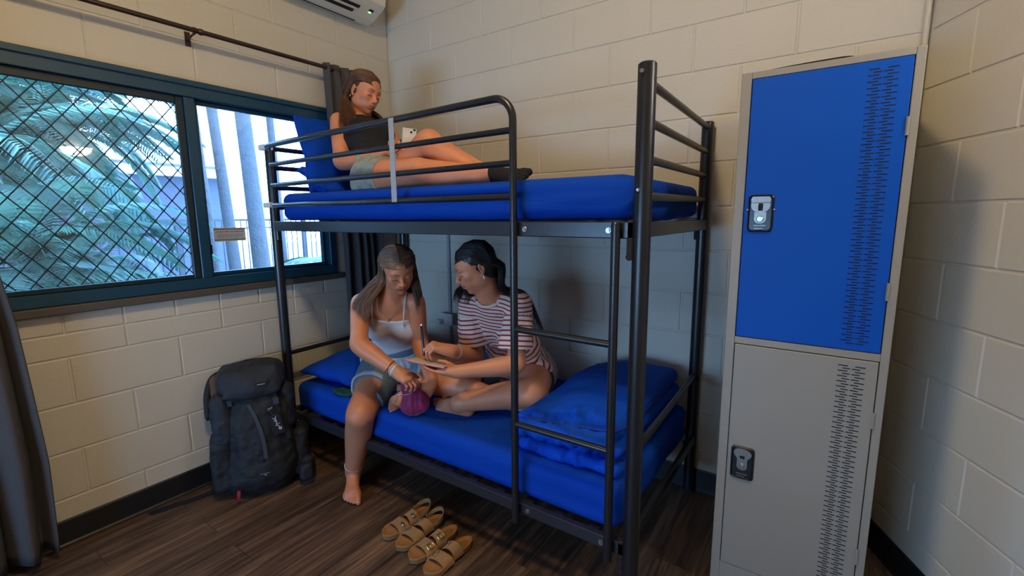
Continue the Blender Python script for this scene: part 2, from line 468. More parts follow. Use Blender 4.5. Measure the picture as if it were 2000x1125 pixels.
def skin_mat(name, base, lip, dark):
    """skin with lip / brow / nail colours picked by a vertex mask"""
    m, nt, p = new_mat(name)
    p.inputs['Roughness'].default_value = 0.48
    p.inputs['Specular IOR Level'].default_value = 0.45
    p.inputs['Subsurface Weight'].default_value = 0.12
    p.inputs['Subsurface Radius'].default_value = (1.0, 0.35, 0.2)
    p.inputs['Subsurface Scale'].default_value = 0.008
    tc = nt.nodes.new('ShaderNodeTexCoord')
    no = nt.nodes.new('ShaderNodeTexNoise'); no.inputs['Scale'].default_value = 14; no.inputs['Detail'].default_value = 5
    nt.links.new(tc.outputs['Object'], no.inputs['Vector'])
    mx = nt.nodes.new('ShaderNodeMix'); mx.data_type = 'RGBA'
    mx.inputs[6].default_value = tuple(base) + (1,)
    mx.inputs[7].default_value = (base[0] * 0.86, base[1] * 0.74, base[2] * 0.68, 1)
    nt.links.new(no.outputs['Fac'], mx.inputs[0])
    at = nt.nodes.new('ShaderNodeAttribute'); at.attribute_name = 'mask'
    sp = nt.nodes.new('ShaderNodeSeparateColor'); nt.links.new(at.outputs['Color'], sp.inputs[0])
    m1 = nt.nodes.new('ShaderNodeMix'); m1.data_type = 'RGBA'; m1.inputs[7].default_value = tuple(lip) + (1,)
    m2 = nt.nodes.new('ShaderNodeMix'); m2.data_type = 'RGBA'; m2.inputs[7].default_value = tuple(dark) + (1,)
    nt.links.new(sp.outputs[0], m1.inputs[0]); nt.links.new(mx.outputs[2], m1.inputs[6])
    nt.links.new(sp.outputs[1], m2.inputs[0]); nt.links.new(m1.outputs[2], m2.inputs[6])
    nt.links.new(m2.outputs[2], p.inputs['Base Color'])
    nb = nt.nodes.new('ShaderNodeTexNoise'); nb.inputs['Scale'].default_value = 350
    nt.links.new(tc.outputs['Object'], nb.inputs['Vector'])
    b = nt.nodes.new('ShaderNodeBump'); b.inputs['Strength'].default_value = 0.12; b.inputs['Distance'].default_value = 0.001
    nt.links.new(nb.outputs['Fac'], b.inputs['Height']); nt.links.new(b.outputs[0], p.inputs['Normal'])
    return m
M['skin1'] = skin_mat('skin_warm', (0.68, 0.285, 0.15), (0.38, 0.09, 0.075), (0.03, 0.015, 0.01))
M['skin2'] = skin_mat('skin_tan', (0.64, 0.27, 0.145), (0.34, 0.075, 0.065), (0.03, 0.016, 0.012))
M['skin3'] = skin_mat('skin_olive', (0.64, 0.28, 0.155), (0.36, 0.08, 0.07), (0.02, 0.012, 0.01))

def hair_mat(name, c1, c2):
    m, nt, p = new_mat(name)
    p.inputs['Roughness'].default_value = 0.42
    p.inputs['Specular IOR Level'].default_value = 0.5
    at = nt.nodes.new('ShaderNodeAttribute'); at.attribute_name = 'tone'
    mx = nt.nodes.new('ShaderNodeMix'); mx.data_type = 'RGBA'
    mx.inputs[6].default_value = tuple(c1) + (1,); mx.inputs[7].default_value = tuple(c2) + (1,)
    nt.links.new(at.outputs['Fac'], mx.inputs[0]); nt.links.new(mx.outputs[2], p.inputs['Base Color'])
    return m
M['hair1'] = hair_mat('brown_hair', (0.045, 0.018, 0.009), (0.20, 0.095, 0.045))
M['hair2'] = hair_mat('light_brown_hair', (0.050, 0.028, 0.020), (0.28, 0.17, 0.11))
M['hair3'] = hair_mat('black_hair', (0.006, 0.005, 0.006), (0.020, 0.013, 0.012))

def stripe_mat():
    m, nt, p = new_mat('striped_knit')
    p.inputs['Roughness'].default_value = 0.85
    at = nt.nodes.new('ShaderNodeAttribute'); at.attribute_name = 'stripe'
    fr = nt.nodes.new('ShaderNodeMath'); fr.operation = 'MODULO'; fr.inputs[1].default_value = 1.0
    nt.links.new(at.outputs['Fac'], fr.inputs[0])
    gt = nt.nodes.new('ShaderNodeMath'); gt.operation = 'LESS_THAN'; gt.inputs[1].default_value = 0.34
    nt.links.new(fr.outputs[0], gt.inputs[0])
    mx = nt.nodes.new('ShaderNodeMix'); mx.data_type = 'RGBA'
    mx.inputs[6].default_value = (0.66, 0.56, 0.48, 1); mx.inputs[7].default_value = (0.30, 0.008, 0.022, 1)
    nt.links.new(gt.outputs[0], mx.inputs[0]); nt.links.new(mx.outputs[2], p.inputs['Base Color'])
    tc = nt.nodes.new('ShaderNodeTexCoord')
    nb = nt.nodes.new('ShaderNodeTexNoise'); nb.inputs['Scale'].default_value = 45
    nt.links.new(tc.outputs['Object'], nb.inputs['Vector'])
    b = nt.nodes.new('ShaderNodeBump'); b.inputs['Strength'].default_value = 0.4; b.inputs['Distance'].default_value = 0.004
    nt.links.new(nb.outputs['Fac'], b.inputs['Height']); nt.links.new(b.outputs[0], p.inputs['Normal'])
    return m
M['stripe'] = stripe_mat()
M['lampglow'] = emit('lamp_glass', (1.0, 0.72, 0.37), 98.0)
M['sconceglow'] = emit('sconce_glass', (1.0, 0.93, 0.85), 45.0)
M['led'] = emit('green_led', (0.2, 1.0, 0.15), 1.6)
# ---------------------------------------------------------------- room shell
RD = np.array([0.4328, -0.9015, 0.0])      # direction of the splayed right wall, towards the viewer
RN = np.array([-0.9015, -0.4328, 0.0])     # its normal, into the room
WX = 2.807
CEIL = 3.2

def rect_minus(r, holes):
    rs = [r]
    for (a0, a1, b0, b1) in holes:
        out = []
        for (x0, x1, z0, z1) in rs:
            if x1 <= a0 or x0 >= a1 or z1 <= b0 or z0 >= b1:
                out.append((x0, x1, z0, z1)); continue
            if x0 < a0: out.append((x0, a0, z0, z1))
            if x1 > a1: out.append((a1, x1, z0, z1))
            m0, m1 = max(x0, a0), min(x1, a1)
            if z0 < b0: out.append((m0, m1, z0, b0))
            if z1 > b1: out.append((m0, m1, b1, z1))
        rs = out
    return rs

def block_wall(name, O, U, N, length, rows, holes=(), thick=0.14):
    O, U, N = [np.array(a, float) for a in (O, U, N)]
    Z = np.array([0, 0, 1.0])
    V = []; F = []
    P = lambda u, z, d: O + U * u + Z * z + N * d
    g, b, dep = 0.0028, 0.0034, 0.0040
    for (z0, z1, first, step) in rows:
        cuts = [0.0]
        u = first
        while u < length - 1e-6:
            if u > 1e-6: cuts.append(u)
            u += step
        cuts.append(length)
        for a, c in zip(cuts[:-1], cuts[1:]):
            for (x0, x1, y0, y1) in rect_minus((a, c, z0, z1), holes):
                if x1 - x0 < 0.02 or y1 - y0 < 0.02: continue
                n = len(V)
                for (e, d) in ((g, -dep), (g + b, 0.0)):
                    V += [P(x0 + e, y0 + e, d), P(x1 - e, y0 + e, d), P(x1 - e, y1 - e, d), P(x0 + e, y1 - e, d)]
                F.append((n + 4, n + 5, n + 6, n + 7))
                for i in range(4):
                    j = (i + 1) % 4
                    F.append((n + i, n + j, n + 4 + j, n + 4 + i))
    # backing slab behind the joints
    for (x0, x1, y0, y1) in rect_minus((-thick if name != 'wall_right' else -0.02, length, -0.05, CEIL), holes):
        n = len(V)
        for d in (-dep, -thick):
            V += [P(x0, y0, d), P(x1, y0, d), P(x1, y1, d), P(x0, y1, d)]
        F.append((n, n + 1, n + 2, n + 3)); F.append((n + 7, n + 6, n + 5, n + 4))
        for i in range(4):
            j = (i + 1) % 4
            F.append((n + j, n + i, n + 4 + i, n + 4 + j))
    o = make(name, V, F, M['wall'], smooth=False)
    fix_normals(o.data)
    tag(o, kind='structure')
    return o

def rows_std(par=0, off=0.0):
    r = []
    for k in range(16):
        first = (0.2 if (k + par) % 2 else 0.4) + off
        r.append((0.2 * k, 0.2 * (k + 1), first, 0.4))
    return r
rl = [r for i, r in enumerate(rows_std()) if i != 4]
rl += [(0.8, 0.9, 0.4, 0.4), (0.9, 1.0, 0.2, 0.2)]
WIN = (0.50, 2.25, 1.0, 2.0)
block_wall('wall_left', (0, 0, 0), (0, -1, 0), (1, 0, 0), 4.2, rl, [WIN, (2.60, 3.35, -0.1, 2.05)])
block_wall('wall_back', (0, 0, 0), (1, 0, 0), (0, -1, 0), WX + 0.002, rows_std())
rr_ = [(a, b, f + 0.012 - 0.4 if f > 0.39 else f + 0.012, s) for (a, b, f, s) in rows_std()]
block_wall('wall_right', (WX, 0, 0), RD, RN, 2.0, rr_)
e2 = np.array([WX, 0, 0]) + RD * 2.0
block_wall('wall_side', e2, (0, -1, 0), (-1, 0, 0), 4.2 - 1.80, rows_std())
block_wall('wall_front', (0, -4.2, 0), (1, 0, 0), (0, 1, 0), e2[0], rows_std(), [(0.28, 2.14, 0.56, 1.28)])

f = MB(); f.box((-0.02, -4.22, -0.06), (e2[0] + 0.02, 0.02, 0.0)); tag(f.build('floor', M['floor']), kind='structure')
f = MB(); f.box((-0.14, -4.34, CEIL), (e2[0] + 0.14, 0.14, CEIL + 0.1)); tag(f.build('ceiling', M['ceiling']), kind='structure')

BH, BT = 0.112, 0.007
def baseboard(name, O, U, N, L, u0=0.0):
    O, U, N = [np.array(a, float) for a in (O, U, N)]
    prof = [(0, 0), (BT + 0.006, 0), (BT + 0.006, 0.004), (BT, 0.012), (BT, BH - 0.006), (BT - 0.003, BH), (0, BH)]
    m = MB(); m.prism(prof, O, N, (0, 0, 1), U, u0, L)
    tag(m.build(name, M['baseboard']), kind='structure')
baseboard('baseboard_left', (0.0005, 0, 0.001), (0, -1, 0), (1, 0, 0), 2.55)
baseboard('baseboard_back', (0, -0.0005, 0.001), (1, 0, 0), (0, -1, 0), WX)
baseboard('baseboard_right', np.array([WX, 0, 0.001]) + RN * 0.0005, RD, RN, 2.0)
m = MB(); m.tube([(WX - 0.012, -0.012, 0.12), (WX - 0.012, -0.012, CEIL - 0.005)], 0.009, 10)
tag(m.build('trim_1', M['wall'], smooth=True), kind='structure')

# ---------------------------------------------------------------- window
wy0, wy1 = -0.50, -2.25
frame = MB()
def fbox(mb, x0, x1, ya, yb, z0, z1, bev=0.003):
    mb.box((x0, min(ya, yb), z0), (x1, max(ya, yb), z1), bev)
fbox(frame, -0.09, 0.012, wy0, wy1, 1.935, 1.999)       # head
fbox(frame, 0.0, 0.022, wy0 + 0.012, wy1, 1.985, 2.012)  # head trim lip
fbox(frame, -0.09, 0.012, wy0, wy1, 1.020, 1.072)       # bottom rail
fbox(frame, -0.09, 0.012, wy0, wy0 - 0.045, 1.07, 1.94)
fbox(frame, -0.09, 0.012, wy1, wy1 + 0.045, 1.07, 1.94)
win = frame.build('window_1', M['teal'], smooth=True); tag(win, kind='structure')
BASE[win] = np.zeros(3)
p = MB(); fbox(p, -0.07, 0.004, -1.222, -1.268, 1.07, 1.936); p.build('window_mullion', M['teal'], win, smooth=True)
p = MB()
for (a, b, c, d) in ((-1.222, -1.198, 1.072, 1.935), (-0.545, -0.567, 1.072, 1.935)): fbox(p, -0.06, -0.035, a, b, c, d)
fbox(p, -0.06, -0.035, -0.567, -1.198, 1.072, 1.092); fbox(p, -0.06, -0.035, -0.567, -1.198, 1.915, 1.935)
p.build('sash_frame', M['teal'], win, smooth=True)
p = MB(); p.box((-0.052, -1.20, 1.088), (-0.046, -0.562, 1.92)); p.build('window_pane', M['glass'], win)
p = MB(); p.box((-0.064, -2.19, 1.088), (-0.058, -1.262, 1.92)); p.build('window_pane', M['glass'], win)
# security screen: dark frame and expanded diamond grille, room side of the left pane
p = MB()
fbox(p, -0.026, -0.006, -1.268, -1.300, 1.072, 1.935); fbox(p, -0.026, -0.006, -2.17, -2.205, 1.072, 1.935)
fbox(p, -0.026, -0.006, -1.30, -2.17, 1.072, 1.092); fbox(p, -0.026, -0.006, -1.30, -2.17, 1.900, 1.935)
scr = p.build('screen_frame', M['teal_dark'], win, smooth=True)
p = MB()
DW, DH = 0.0770, 0.0950
y_ref, z_ref = -1.3560, 1.831
ym, yM, zm, zM = -2.17, -1.30, 1.092, 1.900
for s in (1, -1):
    for c in range(-40, 60):
        pts = []
        # zig-zag wire through nodes with flattened joints
        for q in np.linspace(0, 60, 60 * 8 + 1):
            ph = q % 1.0
            e = ph + 0.085 * math.sin(2 * PI * ph)
            qq = math.floor(q) + e
            y = y_ref - 31 * DW / 2 + qq * DW / 2 + c * DW
            z = z_ref + s * (qq - 31) * DH / 2
            if ym <= y <= yM and zm <= z <= zM:
                pts.append((-0.016 + 0.0012 * s, y, z))
        if len(pts) > 3:
            pts = pts[::2] + ([pts[-1]] if len(pts) % 2 == 0 else [])
            p.tube(pts, 0.0025, 6)
# twisted joints
for i in range(-30, 30):
    for j in range(-30, 30):
        y = y_ref + i * DW / 2; z = z_ref + j * DH / 2
        if (i + j) % 2: continue
        if ym < y < yM and zm < z < zM:
            p.tube([(-0.016, y - 0.004, z), (-0.016, y, z), (-0.016, y + 0.004, z)], [0.0036, 0.0050, 0.0036], 6)
p.build('diamond_grille', M['mesh'], win, smooth=True)
p = MB(); fbox(p, -0.034, -0.014, -1.202, -1.216, 1.185, 1.235, 0.004); p.build('sash_latch', M['latch_black'], win, smooth=True)
s_ = MB(); fbox(s_, -0.10, 0.034, wy0 + 0.03, wy1 - 0.05, 0.985, 1.019, 0.004)
tag(s_.build('trim_2', M['sill'], smooth=True), kind='structure')

# unseen glazed door added to the same wall for cool daylight on the right
q = MB()
fbox(q, -0.09, 0.010, -2.60, -2.655, 0.0, 2.05); fbox(q, -0.09, 0.010, -3.295, -3.35, 0.0, 2.05); fbox(q, -0.09, 0.010, -2.655, -3.295, 1.99, 2.05); fbox(q, -0.09, 0.010, -2.655, -3.295, 0.001, 0.08)
dr = q.build('added_door', M['teal'], smooth=True); tag(dr, kind='structure'); BASE[dr] = np.zeros(3)
q = MB(); q.box((-0.05, -3.29, 0.08), (-0.044, -2.66, 1.99)); q.build('added_door_glass', M['glass'], dr)
q = MB(); q.tube([(0.03, -2.70, 0.98), (0.03, -2.70, 1.14)], 0.008, 10); q.build('added_door_handle', M['chrome'], dr, smooth=True)

q = MB()  # unseen rear window, added to bring cool daylight under the bunk
q.box((0.28, -4.29, 0.56), (2.14, -4.20, 0.59), .003); q.box((0.28, -4.29, 1.25), (2.14, -4.20, 1.28), .003); q.box((0.28, -4.29, 0.59), (0.31, -4.20, 1.25), .003); q.box((2.11, -4.29, 0.59), (2.14, -4.20, 1.25), .003)
rw = q.build('added_window', M['teal'], smooth=True); tag(rw, kind='structure'); BASE[rw] = np.zeros(3)
q = MB(); q.box((0.31, -4.25, 0.59), (2.11, -4.244, 1.25)); q.build('window_pane', M['glass'], rw)

def text_mesh(name, body, size, o, ex, ey, mt, parent, depth=0.0004, shear=0.0, bold=0.0):
    cu = bpy.data.curves.new(name, 'FONT'); cu.body = body; cu.size = size; cu.extrude = depth; cu.shear = shear
    cu.align_x = 'CENTER'; cu.align_y = 'CENTER'; cu.offset = bold
    t = bpy.data.objects.new(name, cu); COL.objects.link(t)
    bpy.context.view_layer.update()
    me0 = t.evaluated_get(bpy.context.evaluated_depsgraph_get()).to_mesh()
    V = np.array([v.co[:] for v in me0.vertices]); F = [tuple(q.vertices) for q in me0.polygons]
    t.to_mesh_clear() if False else None
    bpy.data.objects.remove(t)
    o, ex, ey = np.array(o, float), unit(ex), unit(ey); ez = np.cross(ex, ey)
    W = o + V[:, :1] * ex + V[:, 1:2] * ey + V[:, 2:3] * ez
    return make(name, W, F, mt, parent, smooth=False)

sg = thing('window_sign', (-0.045, -1.10, 1.245), 'small white sticker sign with orange and blue edge bands stuck low on the window pane', 'sign')
sx = -0.0445
def sgbox(name, ya, yb, z0, z1, mt, x=0.0):
    q = MB(); q.box((sx + x, min(ya, yb), z0), (sx + x + 0.001, max(ya, yb), z1)); return q.build(name, mt, sg)
M['signpaper'] = mat('sign_paper', (0.62, 0.66, 0.72), 0.6)
_nt = M['signpaper'].node_tree; _tr = _nt.nodes.new('ShaderNodeBsdfTranslucent'); _tr.inputs['Color'].default_value = (0.6, 0.6, 0.62, 1)
_mx = _nt.nodes.new('ShaderNodeMixShader'); _mx.inputs[0].default_value = 0.12
_nt.links.new(_nt.nodes['Principled BSDF'].outputs[0], _mx.inputs[1]); _nt.links.new(_tr.outputs[0], _mx.inputs[2]); _nt.links.new(_mx.outputs[0], _nt.nodes['Material Output'].inputs[0])
M['sign_orange'] = mat('sign_orange', (0.60, 0.38, 0.12), 0.6)
M['sign_teal'] = mat('sign_teal', (0.03, 0.25, 0.32), 0.6)
M['sign_red'] = mat('sign_red', (0.32, 0.03, 0.12), 0.6)
M['sign_grey'] = mat('sign_grey', (0.08, 0.09, 0.11), 0.6)
sgbox('sign_card', -1.02, -1.178, 1.247, 1.317, M['signpaper'])
sgbox('sign_band', -1.02, -1.178, 1.311, 1.317, M['sign_orange'], 0.0006)
sgbox('sign_band', -1.02, -1.178, 1.306, 1.311, M['sign_teal'], 0.0006)
sgbox('sign_band', -1.02, -1.178, 1.253, 1.258, M['sign_teal'], 0.0006)
sgbox('sign_band', -1.02, -1.178, 1.247, 1.253, M['sign_orange'], 0.0006)
text_mesh('sign_heading', 'DO NOT OPEN THE WINDOWS', 0.0098, (sx + 0.0016, -1.099, 1.2955), (0, 1, 0), (0, 0, 1), M['sign_red'], sg, bold=0.0002)
q = MB()
rr2 = random.Random(3)
for k, zz in enumerate((1.2835, 1.277, 1.2705, 1.264)):
    y = -1.163
    end = -1.035 if k < 3 else -1.06
    while y < end:
        L = rr2.uniform(0.004, 0.012)
        q.box((sx + 0.001, y, zz - 0.0011), (sx + 0.0016, min(end, y + L), zz + 0.0011)); y += L + 0.0022
q.build('sign_small_print', M['sign_grey'], sg)

# ---------------------------------------------------------------- curtain rod and curtains
rod = thing('curtain_rod', (0.08, -1.35, 2.222), 'long dull metal curtain rod running above the window', 'curtain rod')
q = MB(); q.tube([(0.08, -0.455, 2.226), (0.08, -1.25, 2.222), (0.08, -3.3, 2.214)], 0.011, 14); q.build('rail', M['rod'], rod, smooth=True)
q = MB(); q.tube([(0.08, -1.19, 2.222), (0.08, -1.20, 2.222), (0.08, -1.206, 2.222)], [0.0145, 0.0145, 0.012], 14); q.build('rod_collar', M['rod'], rod, smooth=True)
q = MB(); q.tube([(0.08, -0.453, 2.226), (0.08, -0.449, 2.226)], 0.014, 14); q.build('rod_cap', M['rod'], rod, smooth=True)
for yb in (-1.222, -0.47, -2.6):
    q = MB(); q.tube(spline([(0.0, yb, 2.195), (0.012, yb, 2.195), (0.040, yb, 2.205), (0.078, yb, 2.209)], 5), 0.005, 8)
    q.box((0.0, yb - 0.012, 2.168), (0.004, yb + 0.012, 2.232), 0.001)
    q.tube([(0.08, yb - 0.006, 2.222), (0.08, yb + 0.006, 2.222)], 0.0135, 12)
    q.build('bracket', M['rod'], rod, smooth=True)

def curtain(name, y0, y1, z0, z1, folds, amp, label, x=0.085, edge=None, seed=1, nz=50):
    rg = np.random.default_rng(seed)
    nu = folds * 14
    U = np.linspace(0, 1, nu + 1); Zs = np.linspace(0, 1, nz + 1)
    ph = rg.uniform(0, 2 * PI, 6)
    front = []
    for w in Zs:
        z = z1 + (z0 - z1) * w
        a = amp * (0.55 + 0.55 * w)
        wig = U + 0.018 * np.sin(2 * PI * 2 * U + ph[0] + 2.0 * w) + 0.01 * np.sin(2 * PI * 5 * U + ph[1] - 3 * w)
        xx = x + a * np.sin(2 * PI * folds * wig + 0.5 * np.sin(3 * w + ph[2])) + 0.25 * a * np.sin(2 * PI * folds * 2.3 * wig + ph[3] + 2 * w)
        ya, yb = y0, y1
        if edge is not None: ya, yb = edge(z)
        yy = ya + (yb - ya) * U + 0.3 * a * np.cos(2 * PI * folds * wig + ph[4])
        zz = np.full_like(U, z) + (0.004 * np.sin(2 * PI * folds * U + ph[5]) if w == 1 else 0)
        front.append(np.stack([np.maximum(xx, 0.018), yy, zz], 1))
    A = np.array(front)                                     # nz+1, nu+1, 3
    du = np.gradient(A, axis=1); dv = np.gradient(A, axis=0)
    Nn = np.cross(du, dv); Nn /= np.linalg.norm(Nn, axis=2, keepdims=True) + 1e-9
    Bk = A - Nn * 0.0025; Fr = A + Nn * 0.0025
    V = np.concatenate([Fr.reshape(-1, 3), Bk.reshape(-1, 3)])
    W = nu + 1; S = W * (nz + 1); F = []
    for i in range(nz):
        for j in range(nu):
            a = i * W + j
            F.append((a, a + 1, a + 1 + W, a + W)); F.append((S + a, S + a + W, S + a + W + 1, S + a + 1))
    for i in range(nz):
        a = i * W; F.append((a, a + W, S + a + W, S + a)); a += nu; F.append((a, S + a, S + a + W, a + W))
    for j in range(nu):
        F.append((j, S + j, S + j + 1, j + 1)); a = nz * W + j; F.append((a, a + 1, S + a + 1, S + a))
    o = make(name, V, F, M['curtain'], None, smooth=True)
    tag(o, label, 'curtain', 'window curtains')
    return o
curtain('curtain', -2.50, -1.93, 0.045, 2.232, 5, 0.045, 'dark grey curtain hanging at the left edge of the photo, hem on the floor', seed=4,
        edge=lambda z: (-2.50, float(np.interp(z, [0.04, 0.43, 0.97, 1.28, 2.2], [-1.935, -1.925, -1.945, -1.975, -2.02]))), x=0.075)
curtain('curtain', -0.52, -0.20, 0.30, 2.252, 5, 0.030, 'dark curtain gathered in the corner behind the bunk bed', seed=9, x=0.075,
        edge=lambda z: (float(np.interp(z, [0.3, 1.2, 1.9, 2.25], [-0.50, -0.49, -0.54, -0.55])), float(np.interp(z, [0.3, 1.2, 2.2], [-0.14, -0.18, -0.25]))))

# ---------------------------------------------------------------- air conditioner
ac = thing('air_conditioner', (0.0, -0.60, 2.60), 'cream wall mounted air conditioner high by the corner', 'air conditioner')
ay0, ay1 = -0.195, -1.05
q = MB()
prof = [(0.002, 2.575), (0.05, 2.560), (0.10, 2.572), (0.185, 2.612), (0.215, 2.632), (0.222, 2.66), (0.222, 2.82), (0.205, 2.87), (0.15, 2.885), (0.002, 2.885)]
q.prism(prof, (0, 0, 0), (1, 0, 0), (0, 0, 1), (0, 1, 0), ay1, ay0)
q.build('casing', M['ac_white'], ac)
sl = unit((0.085, 0, 0.040))
nrm = np.array([sl[2], 0, -sl[0]])
def acstrip(name, t0, t1, ya, yb, mt, h=0.0015, start=(0.10, 0, 2.572)):
    s0 = np.array(start, float)
    q = MB(); q.prism([(t0, 0), (t1, 0), (t1, 1), (t0, 1)], s0 + np.array([0, ya, 0]), sl, (0, yb - ya, 0), nrm, -0.001, h); return q.build(name, mt, ac)
acstrip('air_slot', 0.012, 0.038, -0.36, -1.02, M['ac_dark'])
acstrip('air_slot', 0.052, 0.074, -0.34, -1.02, M['ac_dark'])
acstrip('louvre_blade', 0.039, 0.051, -0.35, -1.02, M['ac_white'], 0.006)
q = MB(); q.box((0.052, -0.97, 2.556), (0.056, -0.30, 2.5605)); q.build('seam_line', M['ac_dark'], ac)
acstrip('display_lens', 0.060, 0.078, -0.245, -0.275, M['ac_dark'], 0.002)
acstrip('status_light', 0.050, 0.062, -0.255, -0.270, M['led'], 0.003)

# ---------------------------------------------------------------- lamps of the room
def dome(c, r, hgt, up=-1, n=28, m=9, half=False):
    V = []; F = []
    for i in range(m + 1):
        t = i / m * PI / 2
        for j in range(n):
            a = 2 * PI * j / n
            V.append((c[0] + r * math.cos(t) * math.cos(a), c[1] + r * math.cos(t) * math.sin(a), c[2] + up * hgt * math.sin(t)))
    for i in range(m):
        for j in range(n):
            F.append((i * n + j, i * n + (j + 1) % n, (i + 1) * n + (j + 1) % n, (i + 1) * n + j))
    F.append(tuple(range(n)))
    return V, F
LX, LY = 1.90, -1.92
lamp = thing('ceiling_light', (LX, LY, CEIL), 'round dome ceiling light glowing warm white', 'ceiling light')
q = MB(); q.disc((LX, LY, CEIL), (0, 0, -1), 0.165, 0.02, 32, 0.004); q.build('lamp_base', M['whiteplastic'], lamp, smooth=True)
V, F = dome((LX, LY, CEIL - 0.022), 0.15, 0.075); q = MB(); q.add(V, F); q.build('lamp_glass', M['lampglow'], lamp, smooth=True)
# wall sconce on the splayed wall, seen mirrored in the window pane
sc_ = np.array([3.227, -0.874, 0]) + RN * 0.0
sco = thing('wall_sconce', (sc_[0], sc_[1], 2.0), 'small half bowl wall sconce glowing white, mirrored in the window pane', 'wall light')
V = []; F = []
n_, m_ = 24, 8
for i in range(m_ + 1):
    t = i / m_ * PI / 2
    for j in range(n_ + 1):
        a = PI * j / n_
        pnt = sc_ + RD * (0.115 * math.cos(t) * math.cos(a)) + RN * (0.085 * math.cos(t) * math.sin(a) + 0.002) + np.array([0, 0, 2.028 - 0.075 * math.sin(t)])
        V.append(pnt)
for i in range(m_):
    for j in range(n_):
        a = i * (n_ + 1) + j
        F.append((a, a + 1, a + n_ + 2, a + n_ + 1))
F.append(tuple(range(n_ + 1)))
q = MB(); q.add(V, F); q.build('glass_bowl', M['sconceglow'], sco, smooth=True)
q = MB(); q.prism([(-0.03, -0.035), (0.03, -0.035), (0.03, 0.03), (-0.03, 0.03)], sc_ + np.array([0, 0, 2.0]), RD, (0, 0, 1), RN, -0.002, 0.006); q.build('wall_plate', M['whiteplastic'], sco)

# ---------------------------------------------------------------- conduit and power outlet on the back wall
cd = thing('conduit', (0.507, -0.01, 0.112), 'grey plastic conduit running up the back wall under the top bunk', 'conduit')
q = MB(); q.tube([(0.507, -0.011, 0.114), (0.507, -0.011, 1.42)], 0.0105, 12); q.build('pipe', M['grey_plastic'], cd, smooth=True)
ot = thing('power_outlet', (0.507, -0.02, 0.69), 'pale double power outlet on the grey conduit between the two seated women', 'power outlet')
q = MB(); q.box((0.452, -0.052, 0.655), (0.562, -0.004, 0.728), 0.005); q.build('outlet_box', M['grey_plastic'], ot, smooth=True)
q = MB(); q.box((0.449, -0.060, 0.652), (0.565, -0.050, 0.731), 0.004); q.build('face_plate', M['whiteplastic'], ot, smooth=True)
for dx in (0.478, 0.536):
    q = MB(); q.box((dx - 0.008, -0.066, 0.700), (dx + 0.008, -0.060, 0.716), 0.002); q.build('switch', M['whiteplastic'], ot, smooth=True)
pl = thing('phone_charger', (0.47, -0.09, 0.68), 'white charger plug with thin cable in the power outlet', 'charger')
q = MB(); q.box((0.455, -0.105, 0.662), (0.497, -0.060, 0.692), 0.005); q.build('plug', M['whiteplastic'], pl, smooth=True)
q = MB(); q.tube(spline([(0.470, -0.104, 0.676), (0.455, -0.135, 0.684), (0.425, -0.17, 0.668), (0.44, -0.22, 0.62), (0.455, -0.25, 0.55), (0.47, -0.26, 0.472)], 8), 0.0022, 8)
q.build('cable', M['whiteplastic'], pl, smooth=True)
# ---------------------------------------------------------------- two door steel locker
LKX0, LKX1, LKY, LKB, LKZ = 2.307, 2.745, -0.620, -0.115, 1.80
lk = thing('locker', ((LKX0 + LKX1) / 2, (LKY + LKB) / 2, 0.0), 'tall grey steel two door locker with a blue upper door', 'locker')
q = MB()
q.box((LKX0, LKY + 0.018, 0.001), (LKX0 + 0.012, LKB, LKZ)); q.box((LKX1 - 0.012, LKY + 0.018, 0.001), (LKX1, LKB, LKZ))
q.box((LKX0, LKB - 0.01, 0.001), (LKX1, LKB, LKZ)); q.box((LKX0, LKY + 0.018, LKZ - 0.012), (LKX1, LKB, LKZ))
q.build('cabinet_shell', M['grey_metal'], lk)
q = MB()
q.box((LKX0, LKY, 0.001), (2.336, LKY + 0.018, LKZ), 0.0015); q.box((2.724, LKY, 0.001), (LKX1, LKY + 0.018, LKZ), 0.0015)
q.box((2.3362, LKY, 1.780), (2.7238, LKY + 0.018, LKZ), 0.0015)
q.box((2.3362, LKY, 0.939), (2.7238, LKY + 0.018, 0.962), 0.0015)
q.box((2.3362, LKY, 0.001), (2.7238, LKY + 0.018, 0.121), 0.0015)
q.build('front_frame', M['grey_metal'], lk)
q = MB(); q.box((2.336, LKY + 0.009, 0.12), (2.724, LKY + 0.016, 1.781)); q.build('shadow_gap', M['seam'], lk)

